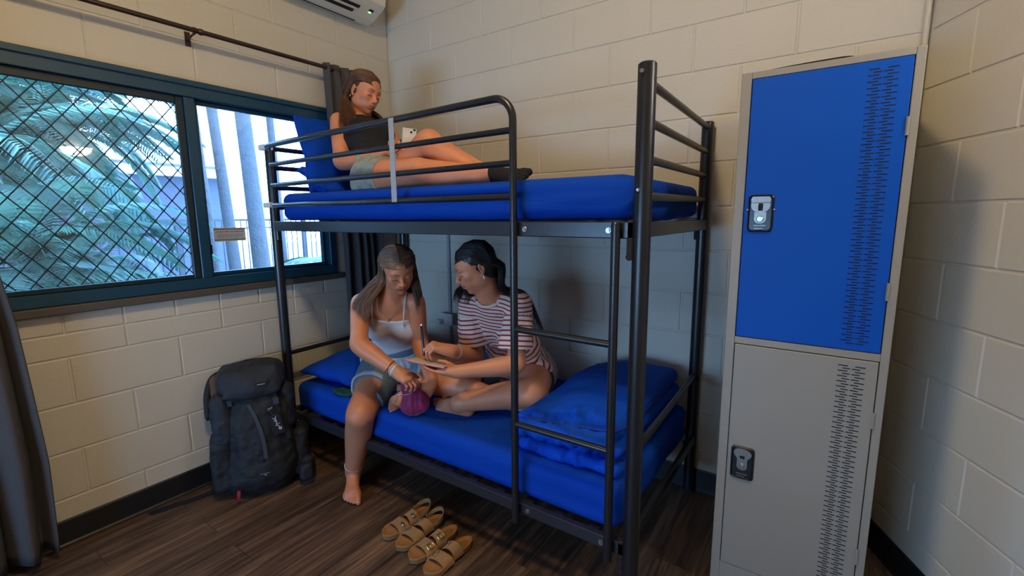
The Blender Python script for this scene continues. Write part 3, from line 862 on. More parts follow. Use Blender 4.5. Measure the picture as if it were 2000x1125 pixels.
def locker_door(z0, z1, mt, lz0, lz1, vz0, vz1, fancy):
    q = MB(); q.box((2.3385, LKY - 0.0015, z0), (2.7215, LKY + 0.012, z1), 0.0015)
    d = q.build('door', mt, lk, label='blue upper door' if fancy else 'grey lower door')
    # staggered louvre slots
    q = MB()
    zz = vz1; i = 0; pitch = 0.0166
    yb, yf = LKY - 0.0009, LKY - 0.0021
    def slot(x0, x1, z): q.box((x0, yf, z - 0.0014), (x1, yb, z + 0.0014))
    while zz > vz0:
        slot(2.6255, 2.6500, zz); slot(2.6680, 2.6925, zz)
        slot(2.6370, 2.6560, zz - pitch * 0.5); slot(2.6600, 2.6800, zz - pitch * 0.5)
        zz -= pitch
    q.build('vent_slots', M['seam'], d)
    # recessed latch
    lx0, lx1 = 2.350, 2.4225
    q = MB()
    cx, cz = (lx0 + lx1) / 2, (lz0 + lz1) / 2
    w, h = (lx1 - lx0) / 2, (lz1 - lz0) / 2
    ol = []
    for (sx_, sz_, a0) in ((1, 1, 0), (-1, 1, PI / 2), (-1, -1, PI), (1, -1, 1.5 * PI)):
        for t in np.linspace(0, PI / 2, 6):
            ol.append((cx + sx_ * (w - 0.012) + 0.012 * math.cos(a0 + t), cz + sz_ * (h - 0.012) + 0.012 * math.sin(a0 + t)))
    q.prism(ol, (0, 0, 0), (1, 0, 0), (0, 0, 1), (0, -1, 0), -LKY + 0.0005, -LKY + 0.0045)
    ol2 = [(cx + (x - cx) * 0.90, cz + (z - cz) * 0.94) for x, z in ol]
    # raised rim
    n = len(ol)
    for k in range(n):
        a, b = ol[k], ol[(k + 1) % n]; a2, b2 = ol2[k], ol2[(k + 1) % n]
        ys = LKY - 0.0045; yt = LKY - 0.0090
        q.add([(a[0], ys, a[1]), (b[0], ys, b[1]), (b2[0], yt, b2[1]), (a2[0], yt, a2[1]),
               (cx + (a2[0] - cx) * .92, ys, cz + (a2[1] - cz) * .95), (cx + (b2[0] - cx) * .92, ys, cz + (b2[1] - cz) * .95)],
              [(0, 1, 2, 3), (3, 2, 5, 4)])
    lt = q.build('latch', M['latch_black'], d)
    def plate(ol, y0, y1, name, mt_):
        q = MB(); q.prism(ol, (cx, 0, cz), (1, 0, 0), (0, 0, 1), (0, -1, 0), -LKY + y0, -LKY + y1); return q.build(name, mt_, lt)
    if fancy:
        top = [(-0.026, 0.034), (0.026, 0.034), (0.028, 0.044), (0.024, 0.052), (-0.024, 0.052), (-0.028, 0.044)]
        plate(top, 0.004, 0.011, 'latch_cap', M['latch_metal'])
        bow = [(-0.027, 0.032)] + [(-0.027 * math.cos(t), 0.024 - 0.022 * math.sin(t)) for t in np.linspace(0.1, PI - 0.1, 12)] + [(0.027, 0.032)]
        plate(bow, 0.004, 0.0095, 'latch_paddle', M['latch_metal'])
        plate([(-0.017, 0.004), (-0.017, -0.018)] + [(-0.017 * math.cos(t), -0.018 - 0.014 * math.sin(t)) for t in np.linspace(0.1, PI - 0.1, 9)] + [(0.017, -0.018), (0.017, 0.004)], 0.004, 0.0075, 'latch_tongue', M['latch_metal'])
        plate([(-0.006, 0.008), (0.006, 0.008), (0.007, 0.022), (0.006, 0.031), (-0.006, 0.031), (-0.007, 0.022)], 0.009, 0.0105, 'keyhole', M['seam'])
        q = MB(); q.disc((cx, LKY - 0.007, cz - 0.018), (0, -1, 0), 0.010, 0.007, 18, 0.002); q.build('lock_barrel', M['chrome'], lt, smooth=True)
    else:
        ear = [(0.028 * math.cos(t), 0.036 + 0.018 * math.sin(t)) for t in np.linspace(-0.5, PI + 0.5, 16)] + [(-0.016, 0.016), (-0.016, -0.012)] + [(-0.016 * math.cos(t), -0.012 - 0.012 * math.sin(t)) for t in np.linspace(0.1, PI - 0.1, 8)] + [(0.016, -0.012), (0.016, 0.016)]
        plate(ear, 0.004, 0.0095, 'latch_paddle', M['latch_metal'])
        plate([(-0.007, 0.018), (0.007, 0.018), (0.008, 0.028), (-0.008, 0.028)], 0.009, 0.0108, 'keyhole', M['seam'])
        q = MB(); q.disc((cx, LKY - 0.009, cz - 0.008), (0, -1, 0), 0.009, 0.004, 18, 0.002); q.build('lock_barrel', M['latch_metal'], lt, smooth=True)
    q = MB(); q.box((cx - 0.017, LKY - 0.0085, cz - h + 0.019), (cx + 0.017, LKY - 0.0045, cz - h + 0.0215)); q.build('latch_rib', M['latch_metal'], lt)
    q = MB(); q.box((cx - 0.015, LKY - 0.0085, cz - h + 0.010), (cx + 0.010, LKY - 0.0045, cz - h + 0.012)); q.build('latch_rib', M['latch_metal'], lt)
    for sx_ in (-1, 1):
        q = MB(); q.disc((cx + sx_ * (w + 0.001), LKY - 0.001, cz + 0.012), (0, -1, 0), 0.0025, 0.004, 8); q.build('latch_rivet', M['latch_metal'], lt)
    return d
du = locker_door(0.964, 1.7785, M['blue_metal'], 1.311, 1.428, 0.985, 1.757, True)
dl = locker_door(0.123, 0.9365, M['grey_metal'], 0.461, 0.580, 0.135, 0.915, False)
for z0, z1, par in ((1.574, 1.623, du), (1.121, 1.171, du), (0.735, 0.785, dl), (0.285, 0.338, dl)):
    q = MB(); q.tube([(2.7225, LKY - 0.003, z0), (2.7225, LKY - 0.003, z1)], 0.0036, 10)
    q.box((2.7185, LKY - 0.0030, z0), (2.7275, LKY - 0.0002, z1)); q.build('hinge', M['grey_metal'], par)
# dark flat item lying on the locker top
q = MB()
ol = []
q.tube(spline([(2.356, -0.55, 1.8065), (2.42, -0.56, 1.808), (2.50, -0.565, 1.811), (2.57, -0.565, 1.812), (2.60, -0.56, 1.809)], 6), [0.0045] * 25, 8, flat=1.0) if False else None
vv = spline([(2.352, 1.8025), (2.40, 1.8060), (2.47, 1.8085), (2.55, 1.8095), (2.575, 1.8085), (2.590, 1.8055), (2.596, 1.8015)], 5)
ol = [(x, z) for x, z in vv] 
q.prism(ol, (0, 0, 0), (1, 0, 0), (0, 0, 1), (0, 1, 0), -0.60, -0.40)
o = q.build('folded_cloth', M['strap'], smooth=True); tag(o, 'thin black folded cloth lying on top of the locker', 'cloth')
# ---------------------------------------------------------------- bunk bed
bx0, bx1, by0, by1 = 0.130, 2.112, -0.950, -0.032
bed = thing('bunk_bed', ((bx0 + bx1) / 2, (by0 + by1) / 2, 0.0), 'black tubular steel bunk bed with guard rail and ladder', 'bunk bed')
def post(x, y, z1, r=0.0255):
    q = MB(); q.tube([(x, y, 0.001), (x, y, z1 - 0.004), (x, y, z1)], [r, r, r - 0.004], 24)
    return q.build('post', M['tube'], bed, smooth=True)
pFR = post(2.120, -0.957, 1.783, 0.026)
pBR = post(2.086, by1, 1.772)
pFL = post(bx0, -0.945, 1.737, 0.0245)
pBL = post(bx0 - 0.01, by1 - 0.01, 1.745)
for (x, y) in ((2.120, -0.957), (2.086, by1), (bx0, -0.945), (bx0 - 0.01, by1 - 0.01)):
    q = MB(); q.disc((x, y, 0.0005), (0, 0, 1), 0.029, 0.022, 24, 0.004); q.build('foot_cap', M['seam'], bed, smooth=True)
def rail(z0, z1, y, x0, x1, name='side_rail'):
    q = MB(); q.box((x0, y - 0.013, z0), (x1, y + 0.013, z1), 0.003); return q.build(name, M['flatbar'], bed, smooth=True)
rail(1.298, 1.348, -0.955, bx0 + 0.02, 2.098); rail(1.298, 1.348, by1, bx0 + 0.02, 2.066)
rail(0.262, 0.306, -0.955, bx0 + 0.02, 2.098); rail(0.262, 0.306, by1, bx0 + 0.02, 2.066)
def endbar(xa, ya, xb, yb, z, r=0.0125, za=None):
    q = MB(); q.tube([(xa, ya, z if za is None else za), (xb, yb, z)], r, 14); return q.build('end_bar', M['tube'], bed, smooth=True)
for z in (1.736, 1.631, 1.527, 1.421): endbar(2.120, -0.94, 2.086, by1 - 0.01, z + 0.012, za=z)
endbar(2.121, -0.94, 2.086, by1 - 0.01, 0.605, za=0.632)
for z in (1.722, 1.625, 1.522, 1.42, 0.620): endbar(bx0, -0.93, bx0 - 0.01, by1 - 0.02, z)
for (z0, z1) in ((1.298, 1.345), (0.262, 0.303)):
    q = MB(); q.box((2.086, -0.93, z0), (2.106, by1 - 0.01, z1), 0.003); q.build('end_rail', M['flatbar'], bed, smooth=True)
    q = MB(); q.box((bx0 - 0.008, -0.92, z0), (bx0 + 0.012, by1 - 0.02, z1), 0.003); q.build('end_rail', M['flatbar'], bed, smooth=True)
for z in (1.300, 0.266):
    for k in range(14):
        x = 0.25 + k * 0.133
        q = MB(); q.box((x - 0.018, -0.94, z + 0.028), (x + 0.018, by1, z + 0.034)); q.build('slat', M['flatbar'], bed)
# front guard rail with rounded corner and the ladder
gy = -0.987
R = 0.075
gx0, gx1 = 0.232, 1.688
top = [(0.150, gy + 0.015, 1.722), (0.20, gy, 1.727), (gx1 - R, gy, 1.752)] + [tuple(v) for v in arc((gx1 - R, gy, 1.752 - R), R, PI / 2, 0, (1, 0, 0), (0, 0, 1), 10)][1:] + [(gx1, gy, 1.350)]
gr = MB(); gr.tube(top, 0.0128, 16); gr = gr.build('guard_rail', M['tube'], bed, smooth=True)
for z, zl in ((1.646, 1.632), (1.541, 1.530), (1.430, 1.430)):
    q = MB(); q.tube([(0.205, gy, zl), (gx1, gy, z)], 0.0110, 14); q.build('guard_bar', M['tube'], gr, smooth=True)
q = MB(); q.box((1.108, gy - 0.0155, 1.425), (1.137, gy - 0.0115, 1.748), 0.001); q.build('guard_plate', M['grey_plastic'], gr, smooth=True, label='pale grey flat upright plate')
q = MB(); q.tube([(0.207, gy, 1.425), (0.206, gy, 1.728)], 0.006, 10); q.build('guard_bar', M['tube'], gr, smooth=True)
for z in (1.724, 1.432):
    q = MB(); q.box((0.103, gy - 0.004, z - 0.014), (0.165, gy + 0.045, z + 0.014), 0.004); q.build('rail_clip', M['whiteplastic'], bed, smooth=True, label='white plastic clip')
ld = MB(); ld.tube([(gx1, gy, 0.236), (gx1, gy, 0.240), (gx1, gy, 1.349)], [0.009, 0.0135, 0.0135], 16); ld = ld.build('ladder', M['tube'], bed, smooth=True)
q = MB(); q.tube([(2.052, gy, 0.238), (2.052, gy, 0.242), (2.052, gy, 1.343), (2.052, gy, 1.347)], [0.009, 0.0140, 0.0140, 0.011], 16); q.build('ladder_stile', M['tube'], ld, smooth=True)
for za, zb in ((0.977, 0.975), (0.627, 0.626)):
    q = MB(); q.tube([(gx1, gy, za), (2.052, gy, zb)], 0.0115, 14); q.build('rung', M['tube'], ld, smooth=True)
def bolt(x, y, z, r=0.0095, ax=(0, -1, 0)):
    q = MB(); q.disc((x, y, z), ax, r, 0.004, 20, 0.001); q.tube([np.array((x, y, z)) + np.array(ax) * 0.003, np.array((x, y, z)) + np.array(ax) * 0.009], r * 0.62, 6)
    return q.build('bolt', M['chrome'], bed)
bolt(1.722, -0.968, 1.322); bolt(2.022, -0.968, 1.322); bolt(1.730, -0.968, 0.286); bolt(2.022, -0.968, 0.283)
bolt(2.114, -0.983, 1.757, 0.006); bolt(2.114, -0.983, 1.438, 0.005)
for hx in (0.20, 0.36):
    q = MB(); q.disc((hx, -0.968, 1.322), (0, -1, 0), 0.004, 0.0008, 10); q.build('bolt_hole', M['seam'], bed)
for z in (1.352, 0.312):
    q = MB(); q.box((2.078, -0.968, z - 0.115), (2.098, -0.944, z), 0.003); q.tube([(2.088, -0.969, z - 0.108), (2.088, -0.943, z - 0.108)], 0.011, 10)
    q.build('hook_bracket', M['rust'], bed, smooth=True, label='rusty hook bracket')
    q = MB(); q.box((2.052, by1 - 0.012, z - 0.10), (2.070, by1 + 0.012, z - 0.005), 0.003); q.build('hook_bracket', M['rust'], bed, smooth=True)
    q = MB(); q.box((bx0 + 0.012, -0.960, z - 0.105), (bx0 + 0.034, -0.94, z - 0.004), 0.003); q.build('hook_bracket', M['flatbar'], bed, smooth=True)
# ---------------------------------------------------------------- signed distance modelling
class Vol:
    def __init__(s, lo, hi, h):
        s.lo = np.floor(np.array(lo, float) / h) * h; s.h = h
        s.n = np.ceil((np.array(hi) - s.lo) / h).astype(int) + 1
        s.D = np.full(tuple(s.n), 0.5, np.float32)
    def blk(s, lo, hi):
        i0 = np.maximum(np.floor((np.array(lo) - s.lo) / s.h).astype(int), 0)
        i1 = np.minimum(np.ceil((np.array(hi) - s.lo) / s.h).astype(int) + 1, s.n)
        if np.any(i1 <= i0): return None
        sl = tuple(slice(a, b) for a, b in zip(i0, i1))
        ax = [(s.lo[d] + s.h * np.arange(i0[d], i1[d])).astype(np.float32) for d in range(3)]
        return sl, ax[0][:, None, None], ax[1][None, :, None], ax[2][None, None, :]
    def add(s, fn, lo, hi, k=0.01, op='union'):
        pad = k + 3 * s.h
        b = s.blk(np.array(lo) - pad, np.array(hi) + pad)
        if b is None: return
        sl, X, Y, Z = b
        d = fn(X, Y, Z).astype(np.float32)
        a = s.D[sl]
        if op == 'union':
            hh = np.maximum(k - np.abs(a - d), 0) / k
            s.D[sl] = np.minimum(a, d) - hh * hh * k * 0.25
        elif op == 'sub':
            d = -d
            hh = np.maximum(k - np.abs(a - d), 0) / k
            s.D[sl] = np.maximum(a, d) + hh * hh * k * 0.25
        elif op == 'inter':
            hh = np.maximum(k - np.abs(a - d), 0) / k
            s.D[sl] = np.maximum(a, d) + hh * hh * k * 0.25
    def cap(s, a, b, ra, rb, k=0.01, op='union'):
        a = np.array(a, float); b = np.array(b, float); ba = b - a; L2 = float(ba @ ba) + 1e-12
        r = max(ra, rb)
        def fn(X, Y, Z):
            x, y, z = X - a[0], Y - a[1], Z - a[2]
            t = np.clip((x * ba[0] + y * ba[1] + z * ba[2]) / L2, 0, 1)
            return np.sqrt((x - t * ba[0]) ** 2 + (y - t * ba[1]) ** 2 + (z - t * ba[2]) ** 2) - (ra + (rb - ra) * t)
        s.add(fn, np.minimum(a, b) - r, np.maximum(a, b) + r, k, op)
    def ell(s, c, r, R=None, k=0.01, op='union'):
        c = np.array(c, float); r = np.array(r, float); R = np.eye(3) if R is None else np.array(R, float)
        m = r.max()
        def fn(X, Y, Z):
            x, y, z = X - c[0], Y - c[1], Z - c[2]
            p = [(x * R[i][0] + y * R[i][1] + z * R[i][2]) for i in range(3)]
            k0 = np.sqrt(sum((p[i] / r[i]) ** 2 for i in range(3)))
            k1 = np.sqrt(sum((p[i] / r[i] ** 2) ** 2 for i in range(3))) + 1e-9
            return k0 * (k0 - 1) / k1
        s.add(fn, c - m, c + m, k, op)
    def rbox(s, c, hs, rad, R=None, k=0.01, op='union'):
        c = np.array(c, float); hs = np.array(hs, float); R = np.eye(3) if R is None else np.array(R, float)
        m = float(np.linalg.norm(hs))
        def fn(X, Y, Z):
            x, y, z = X - c[0], Y - c[1], Z - c[2]
            q = [np.abs(x * R[i][0] + y * R[i][1] + z * R[i][2]) - hs[i] + rad for i in range(3)]
            o = np.sqrt(np.maximum(q[0], 0) ** 2 + np.maximum(q[1], 0) ** 2 + np.maximum(q[2], 0) ** 2)
            return o + np.minimum(np.maximum(q[0], np.maximum(q[1], q[2])), 0) - rad
        s.add(fn, c - m, c + m, k, op)
    def half(s, p, n, op='inter', k=0.003):
        """keep the side n points away from"""
        p = np.array(p, float); n = unit(n)
        def fn(X, Y, Z): return (X - p[0]) * n[0] + (Y - p[1]) * n[1] + (Z - p[2]) * n[2]
        s.add(fn, s.lo, s.lo + s.n * s.h, k, op)
    def chain(s, pts, rad, k=0.01, n=6, op='union'):
        Q = spline(np.hstack([np.array(pts, float), np.array(rad, float)[:, None]]), n)
        for a, b in zip(Q[:-1], Q[1:]): s.cap(a[:3], b[:3], a[3], b[3], k, op)
    def shell(s, t):
        s.D = np.maximum(s.D, -(s.D + t))
    def wrap(s, o, off):
        """grow to enclose another volume on the same lattice"""
        d = np.rint((o.lo - s.lo) / s.h).astype(int)
        a0 = np.maximum(d, 0); a1 = np.minimum(d + o.n, s.n)
        if np.any(a1 <= a0): return
        sl = tuple(slice(p, q) for p, q in zip(a0, a1)); so = tuple(slice(p - e, q - e) for p, q, e in zip(a0, a1, d))
        s.D[sl] = np.minimum(s.D[sl], o.D[so] - off)
    def noise(s, amp, scale, seed=0, aniso=(1, 1, 1)):
        s.D = s.D + field(s, amp, scale, seed, aniso)
    def mesh(s, smooth=1):
        D = s.D
        In = D < 0
        c = In[:-1, :-1, :-1].astype(np.uint8)
        for (i, j, k) in ((0, 0, 1), (0, 1, 0), (0, 1, 1), (1, 0, 0), (1, 0, 1), (1, 1, 0), (1, 1, 1)):
            c += In[i:D.shape[0] - 1 + i, j:D.shape[1] - 1 + j, k:D.shape[2] - 1 + k]
        act = np.flatnonzero(((c > 0) & (c < 8)).ravel())
        sh = c.shape
        I, J, K = np.unravel_index(act, sh)
        acc = np.zeros((len(act), 3)); cnt = np.zeros(len(act))
        corners = [(i, j, k) for i in (0, 1) for j in (0, 1) for k in (0, 1)]
        val = {q: D[I + q[0], J + q[1], K + q[2]].astype(float) for q in corners}
        for q in corners:
            for a in range(3):
                if q[a]: continue
                w = list(q); w[a] = 1; w = tuple(w)
                va, vb = val[q], val[w]
                m = (va < 0) != (vb < 0)
                t = np.where(m, va / (va - vb + 1e-20), 0)
                p = np.array(q, float)[None].repeat(len(act), 0); p[:, a] += t
                acc += p * m[:, None]; cnt += m
        V = acc / cnt[:, None] + np.stack([I, J, K], 1)
        F = []
        for a in range(3):
            b_, c_ = (a + 1) % 3, (a + 2) % 3
            s0 = [slice(None)] * 3; s1 = [slice(None)] * 3
            s0[a] = slice(0, -1); s1[a] = slice(1, None)
            for d in (b_, c_): s0[d] = slice(1, -1); s1[d] = slice(1, -1)
            A = In[tuple(s0)]; B = In[tuple(s1)]
            for flip, mk in ((0, A & ~B), (1, ~A & B)):
                ii = np.array(np.nonzero(mk)).T
                if not len(ii): continue
                ii[:, b_] += 1; ii[:, c_] += 1
                qs = []
                for (db, dc) in ((-1, -1), (0, -1), (0, 0), (-1, 0)):
                    g = ii.copy(); g[:, b_] += db; g[:, c_] += dc
                    qs.append(np.searchsorted(act, np.ravel_multi_index((g[:, 0], g[:, 1], g[:, 2]), sh)))
                q = np.stack(qs, 1)
                F.append(q[:, ::-1] if flip else q)
        F = np.concatenate(F)
        for _ in range(smooth):
            S = np.zeros_like(V); C = np.zeros(len(V))
            for i in range(4):
                a, b = F[:, i], F[:, (i + 1) % 4]
                for d in range(3):
                    S[:, d] += np.bincount(a, V[b, d], len(V)) + np.bincount(b, V[a, d], len(V))
                C += np.bincount(a, minlength=len(V)) + np.bincount(b, minlength=len(V))
            V = V * 0.5 + 0.5 * S / np.maximum(C, 1)[:, None]
        return s.lo + V * s.h, F

def field(vol, amp, scale, seed, aniso):
    """smooth value noise sampled on the grid"""
    rg = np.random.default_rng(seed)
    out = np.zeros(vol.D.shape, np.float32)
    for o in range(2):
        f = 2.0 ** o
        cells = [max(2, int(np.ceil(vol.n[d] * vol.h / (scale * aniso[d]) * f)) + 2) for d in range(3)]
        g = rg.uniform(-1, 1, cells).astype(np.float32)
        for d in range(3):
            x = np.arange(vol.n[d]) * vol.h / (scale * aniso[d]) * f
            i = np.minimum(x.astype(int), cells[d] - 2); t = (x - i); t = t * t * (3 - 2 * t)
            t = t.astype(np.float32).reshape([-1 if e == d else 1 for e in range(3)])
            g = np.take(g, i, axis=d) * (1 - t) + np.take(g, i + 1, axis=d) * t
        out += g * amp / f
    return out

def vol_obj(name, vol, mt, parent=None, smooth=2, attr=None, label=None):
    V, F = vol.mesh(smooth)
    o = make(name, V, F, mt, parent, smooth=True, label=label)
    if attr:
        for an, fn in attr.items():
            val = np.asarray(fn(V), np.float32)
            if val.ndim == 2:
                a = o.data.attributes.new(an, 'FLOAT_COLOR', 'POINT')
                col = np.ones((len(V), 4), np.float32); col[:, :3] = val
                a.data.foreach_set('color', col.ravel())
            else:
                a = o.data.attributes.new(an, 'FLOAT', 'POINT'); a.data.foreach_set('value', val)
    return o
# ---------------------------------------------------------------- outside the window
q = MB(); q.box((-26, -22, -0.32), (-0.141, 22, -0.22)); tag(q.build('ground', M['sky_ground']), kind='structure')
q = MB(); q.prism([(-0.141, 2.62), (-1.55, 2.36), (-1.55, 2.42), (-0.141, 2.70)], (0, 0, 0), (1, 0, 0), (0, 0, 1), (0, 1, 0), -4.4, 0.9); tag(q.build('trim_3', M['soffit']), kind='structure')

nb_ = thing('neighbour_building', (-11.5, 3.0, -0.22), 'blue grey rendered building beyond the palms and the pool fence', 'building')
q = MB(); q.box((-13.5, 0.6, -0.22), (-11.5, 4.2, 2.75)); q.build('wall', mat('blue_grey_render', (0.085, 0.092, 0.125), 0.9, noise=0.1, nscale=2), nb_)
q = MB(); q.prism([(-14.0, 2.55), (-10.9, 2.40), (-10.9, 2.52), (-14.0, 3.3)], (0, 0, 0), (1, 0, 0), (0, 0, 1), (0, 1, 0), 0.8, 4.5); q.build('roof', M['soffit'], nb_)

pf = thing('pool_fence', (-7.0, 2.0, -0.22), 'dark upright bar fence outside beyond the window', 'fence')
for (ya, yb) in [(-1.2 + k * 2.4, -1.2 + (k + 1) * 2.4) for k in range(6)]:
    q = MB()
    for k in range(int((yb - ya) / 0.115)):
        y = ya + 0.06 + k * 0.115
        q.box((-7.008, y - 0.008, -0.16), (-6.992, y + 0.008, 1.30))
    q.box((-7.016, ya, 1.30), (-6.984, yb, 1.345)); q.box((-7.016, ya, -0.16), (-6.984, yb, -0.12)); q.box((-7.016, ya, 1.15), (-6.984, yb, 1.18))
    q.build('fence_panel', M['fence'], pf)
    q = MB(); q.box((-7.03, ya - 0.03, -0.22), (-6.97, ya + 0.03, 1.38)); q.build('fence_post', M['fence'], pf)

def frond_mesh(L, seed, droop=1.0, n=46, wl=0.42):
    rg = np.random.default_rng(seed)
    t = np.linspace(0, 1, 16)
    x = L * (t - 0.18 * t ** 2.2); z = L * (0.62 * t - 0.95 * droop * t ** 2.1)
    R_ = np.stack([x, np.zeros_like(x), z], 1)
    V, F = tube_arrays(R_, 0.012 * (1 - 0.85 * t), 5)
    V = [V]; F = [tuple(f) for f in F]; off = len(V[0])
    for i in range(n):
        s = 0.10 + 0.88 * i / n
        p = np.array([np.interp(s, t, R_[:, d]) for d in range(3)]); p2 = np.array([np.interp(min(1, s + .02), t, R_[:, d]) for d in range(3)])
        tg = unit(p2 - p)
        l = wl * math.sin(PI * (0.12 + 0.80 * s)) * rg.uniform(0.85, 1.1)
        for sd in (-1, 1):
            side = A_(0, sd, 0)
            d0 = unit(tg * 0.55 + side * 0.85 + A_(0, 0, 0.12))
            w = 0.020
            mid = p + d0 * l * 0.5 + A_(0, 0, -0.02); tip = p + d0 * l * 0.93 + A_(0, 0, -0.34 * l)
            wv = unit(np.cross(d0, A_(0, 0, 1))) * w
            q = np.array([p - wv * .4, p + wv * .4, mid + wv, mid - wv, mid + A_(0, 0, .008), tip])
            V.append(q); F += [(off, off + 1, off + 2, off + 4), (off, off + 4, off + 3), (off + 3, off + 4, off + 5), (off + 4, off + 2, off + 5)]; off += 6
    me = raw_mesh('frond', np.concatenate(V), F, True)
    me.materials.append(M['leaf'])
    return me
A_ = lambda *v: np.array(v, float)
fm = [frond_mesh(1.9, 1, 1.0), frond_mesh(1.6, 2, 1.25), frond_mesh(2.2, 3, 0.8)]
def palm(x, y, h, r, nf, label, seed, lean=(0, 0), fs=1.0, base=-0.22, group='palms outside the window', tilt=(0.2, 1.25)):
    rg = random.Random(seed)
    o = thing('palm_tree', (x, y, base), label, 'palm tree', group)
    top = np.array([x + lean[0], y + lean[1], h])
    n = 14; pts = []; rad = []
    for i in range(n + 1):
        t = i / n
        pts.append((x + lean[0] * t ** 1.3, y + lean[1] * t ** 1.3, base + (h - base) * t)); rad.append(r * (1.25 - 0.35 * t) * (1 + 0.05 * math.sin(i * 7)))
    q = MB(); q.tube(pts, rad, 14); q.build('trunk', M['trunk'], o, smooth=True, sharp=None)
    for k in range(nf):
        f = bpy.data.objects.new('frond', rg.choice(fm)); COL.objects.link(f); f.parent = o
        az = 2 * PI * k / nf * 2.4 + rg.uniform(-.3, .3); el = rg.uniform(*tilt)
        s = fs * rg.uniform(.8, 1.15)
        f.matrix_local = Matrix.Translation(Vector(top - np.array([x, y, base]))) @ Matrix.Rotation(az, 4, 'Z') @ Matrix.Rotation(-el + .35, 4, 'Y') @ Matrix.Scale(s, 4)
    return o
# bare trunks seen in the right pane
palm(-3.0, 0.60, 5.2, 0.080, 12, 'thick grey palm trunk outside, the widest one in the clear pane', 1, lean=(0.0, -0.22), fs=1.2)
palm(-5.0, 1.22, 5.6, 0.070, 10, 'slender palm trunk outside, left of the widest trunk', 2, lean=(0, -0.30), fs=1.1)
palm(-3.0, 0.10, 5.0, 0.034, 10, 'thin palm trunk outside close to the window divider', 3, lean=(0.0, -0.2), fs=1.1)
palm(-5.0, 1.98, 6.0, 0.055, 10, 'distant palm trunk outside, right of the widest trunk', 4, lean=(0, -0.1), fs=1.1)
# leafy clumps behind the screen
cl = [(-2.3, -1.80, 0.70, .8, 13), (-2.9, -1.40, 0.95, .75, 13), (-3.6, -1.05, 0.6, .8, 12), (-3.9, -1.65, 1.8, 1.0, 15), (-5.2, -1.15, 2.0, 1.0, 15), (-6.2, -1.4, 2.5, 1.1, 15), (-5.2, -0.45, 0.3, .6, 12), (-8.6, -0.8, 2.2, 1.2, 15), (-9.4, -1.6, 2.0, 1.4, 15), (-5.6, -0.55, 2.3, 0.95, 14), (-7.6, -0.2, 2.6, 1.0, 14)]
what = ['low feathery palm nearest the left edge of the screened pane', 'low feathery palm just outside the middle of the screened pane', 'small palm in front of the fence behind the screen', 'tall leafy palm with fronds filling the upper left of the screened pane', 'leafy palm with drooping fronds behind the middle of the screen', 'tall palm far behind the left of the screen', 'short bushy palm beside the slender trunk', 'leafy palm beyond the pool fence', 'large palm in the far background on the left', 'leafy palm standing right of centre behind the screen', 'palm in front of the building, nearest the window divider']
for i, ((x, y, h, s, n), w) in enumerate(zip(cl, what)):
    palm(x, y, h, 0.05, n, w, 20 + i, fs=s)
# low shrub seen under the bunk through the clear pane
palm(-4.6, 2.75, 0.2, 0.04, 14, 'low shrubby palm outside seen under the top bunk', 60, fs=.75, tilt=(.1, 1.0))
palm(-5.3, 3.7, 0.3, 0.04, 14, 'second shrubby palm outside, farther behind the bed post', 61, fs=.8, tilt=(.1, 1.0))

v = Vol((-13.2, -9.0, -0.25), (-9.6, 1.6, 5.2), 0.11)
v.rbox((-11.4, -3.9, 1.9), (1.2, 4.6, 2.3), .6, k=.2)
v.noise(.38, .8, 5); v.noise(.2, .35, 6)
o = vol_obj('hedge', v, mat('dark_hedge_leaves', (0.012, 0.034, 0.028), 0.8, c2=(0.035, 0.075, 0.05), nscale=9, bump=1.0, bscale=20, bdist=.1), None, 0); tag(o, 'tall dark green hedge behind the palms and the fence', 'hedge')
# ---------------------------------------------------------------- mattresses, pillows, duvet
def mattress(x0, x1, y0, y1, z0, z1, seed, label):
    v = Vol((x0 - .04, y0 - .04, z0 - .03), (x1 + .04, y1 + .04, z1 + .04), 0.008)
    v.rbox(((x0 + x1) / 2, (y0 + y1) / 2, (z0 + z1) / 2), ((x1 - x0) / 2, (y1 - y0) / 2, (z1 - z0) / 2), 0.042, k=0.005)
    # fitted sheet folds: long shallow waves on the sides, near flat on top
    f = field(v, 0.010 if z0 > 1 else 0.007, 0.05, seed, (9, 3, 1.0))
    Z = (v.lo[2] + v.h * np.arange(v.n[2]))[None, None, :]
    w = np.clip((z1 - 0.02 - Z) / 0.05, 0.10, 1)
    X = (v.lo[0] + v.h * np.arange(v.n[0]))[:, None, None]
    w = w * (0.45 + 0.55 * np.clip((X - x0 - 0.9) / 0.6, 0, 1))
    v.D = v.D + (f * w).astype(np.float32)
    o = vol_obj('mattress', v, M['sheet'], None, 2); tag(o, label, 'mattress', 'bunk mattresses')
    return o
mattress(0.172, 2.072, -0.935, -0.060, 1.352, 1.492, 3, 'blue sheeted mattress on the top bunk')
mattress(0.172, 2.072, -0.935, -0.060, 0.304, 0.462, 5, 'blue sheeted mattress on the bottom bunk')

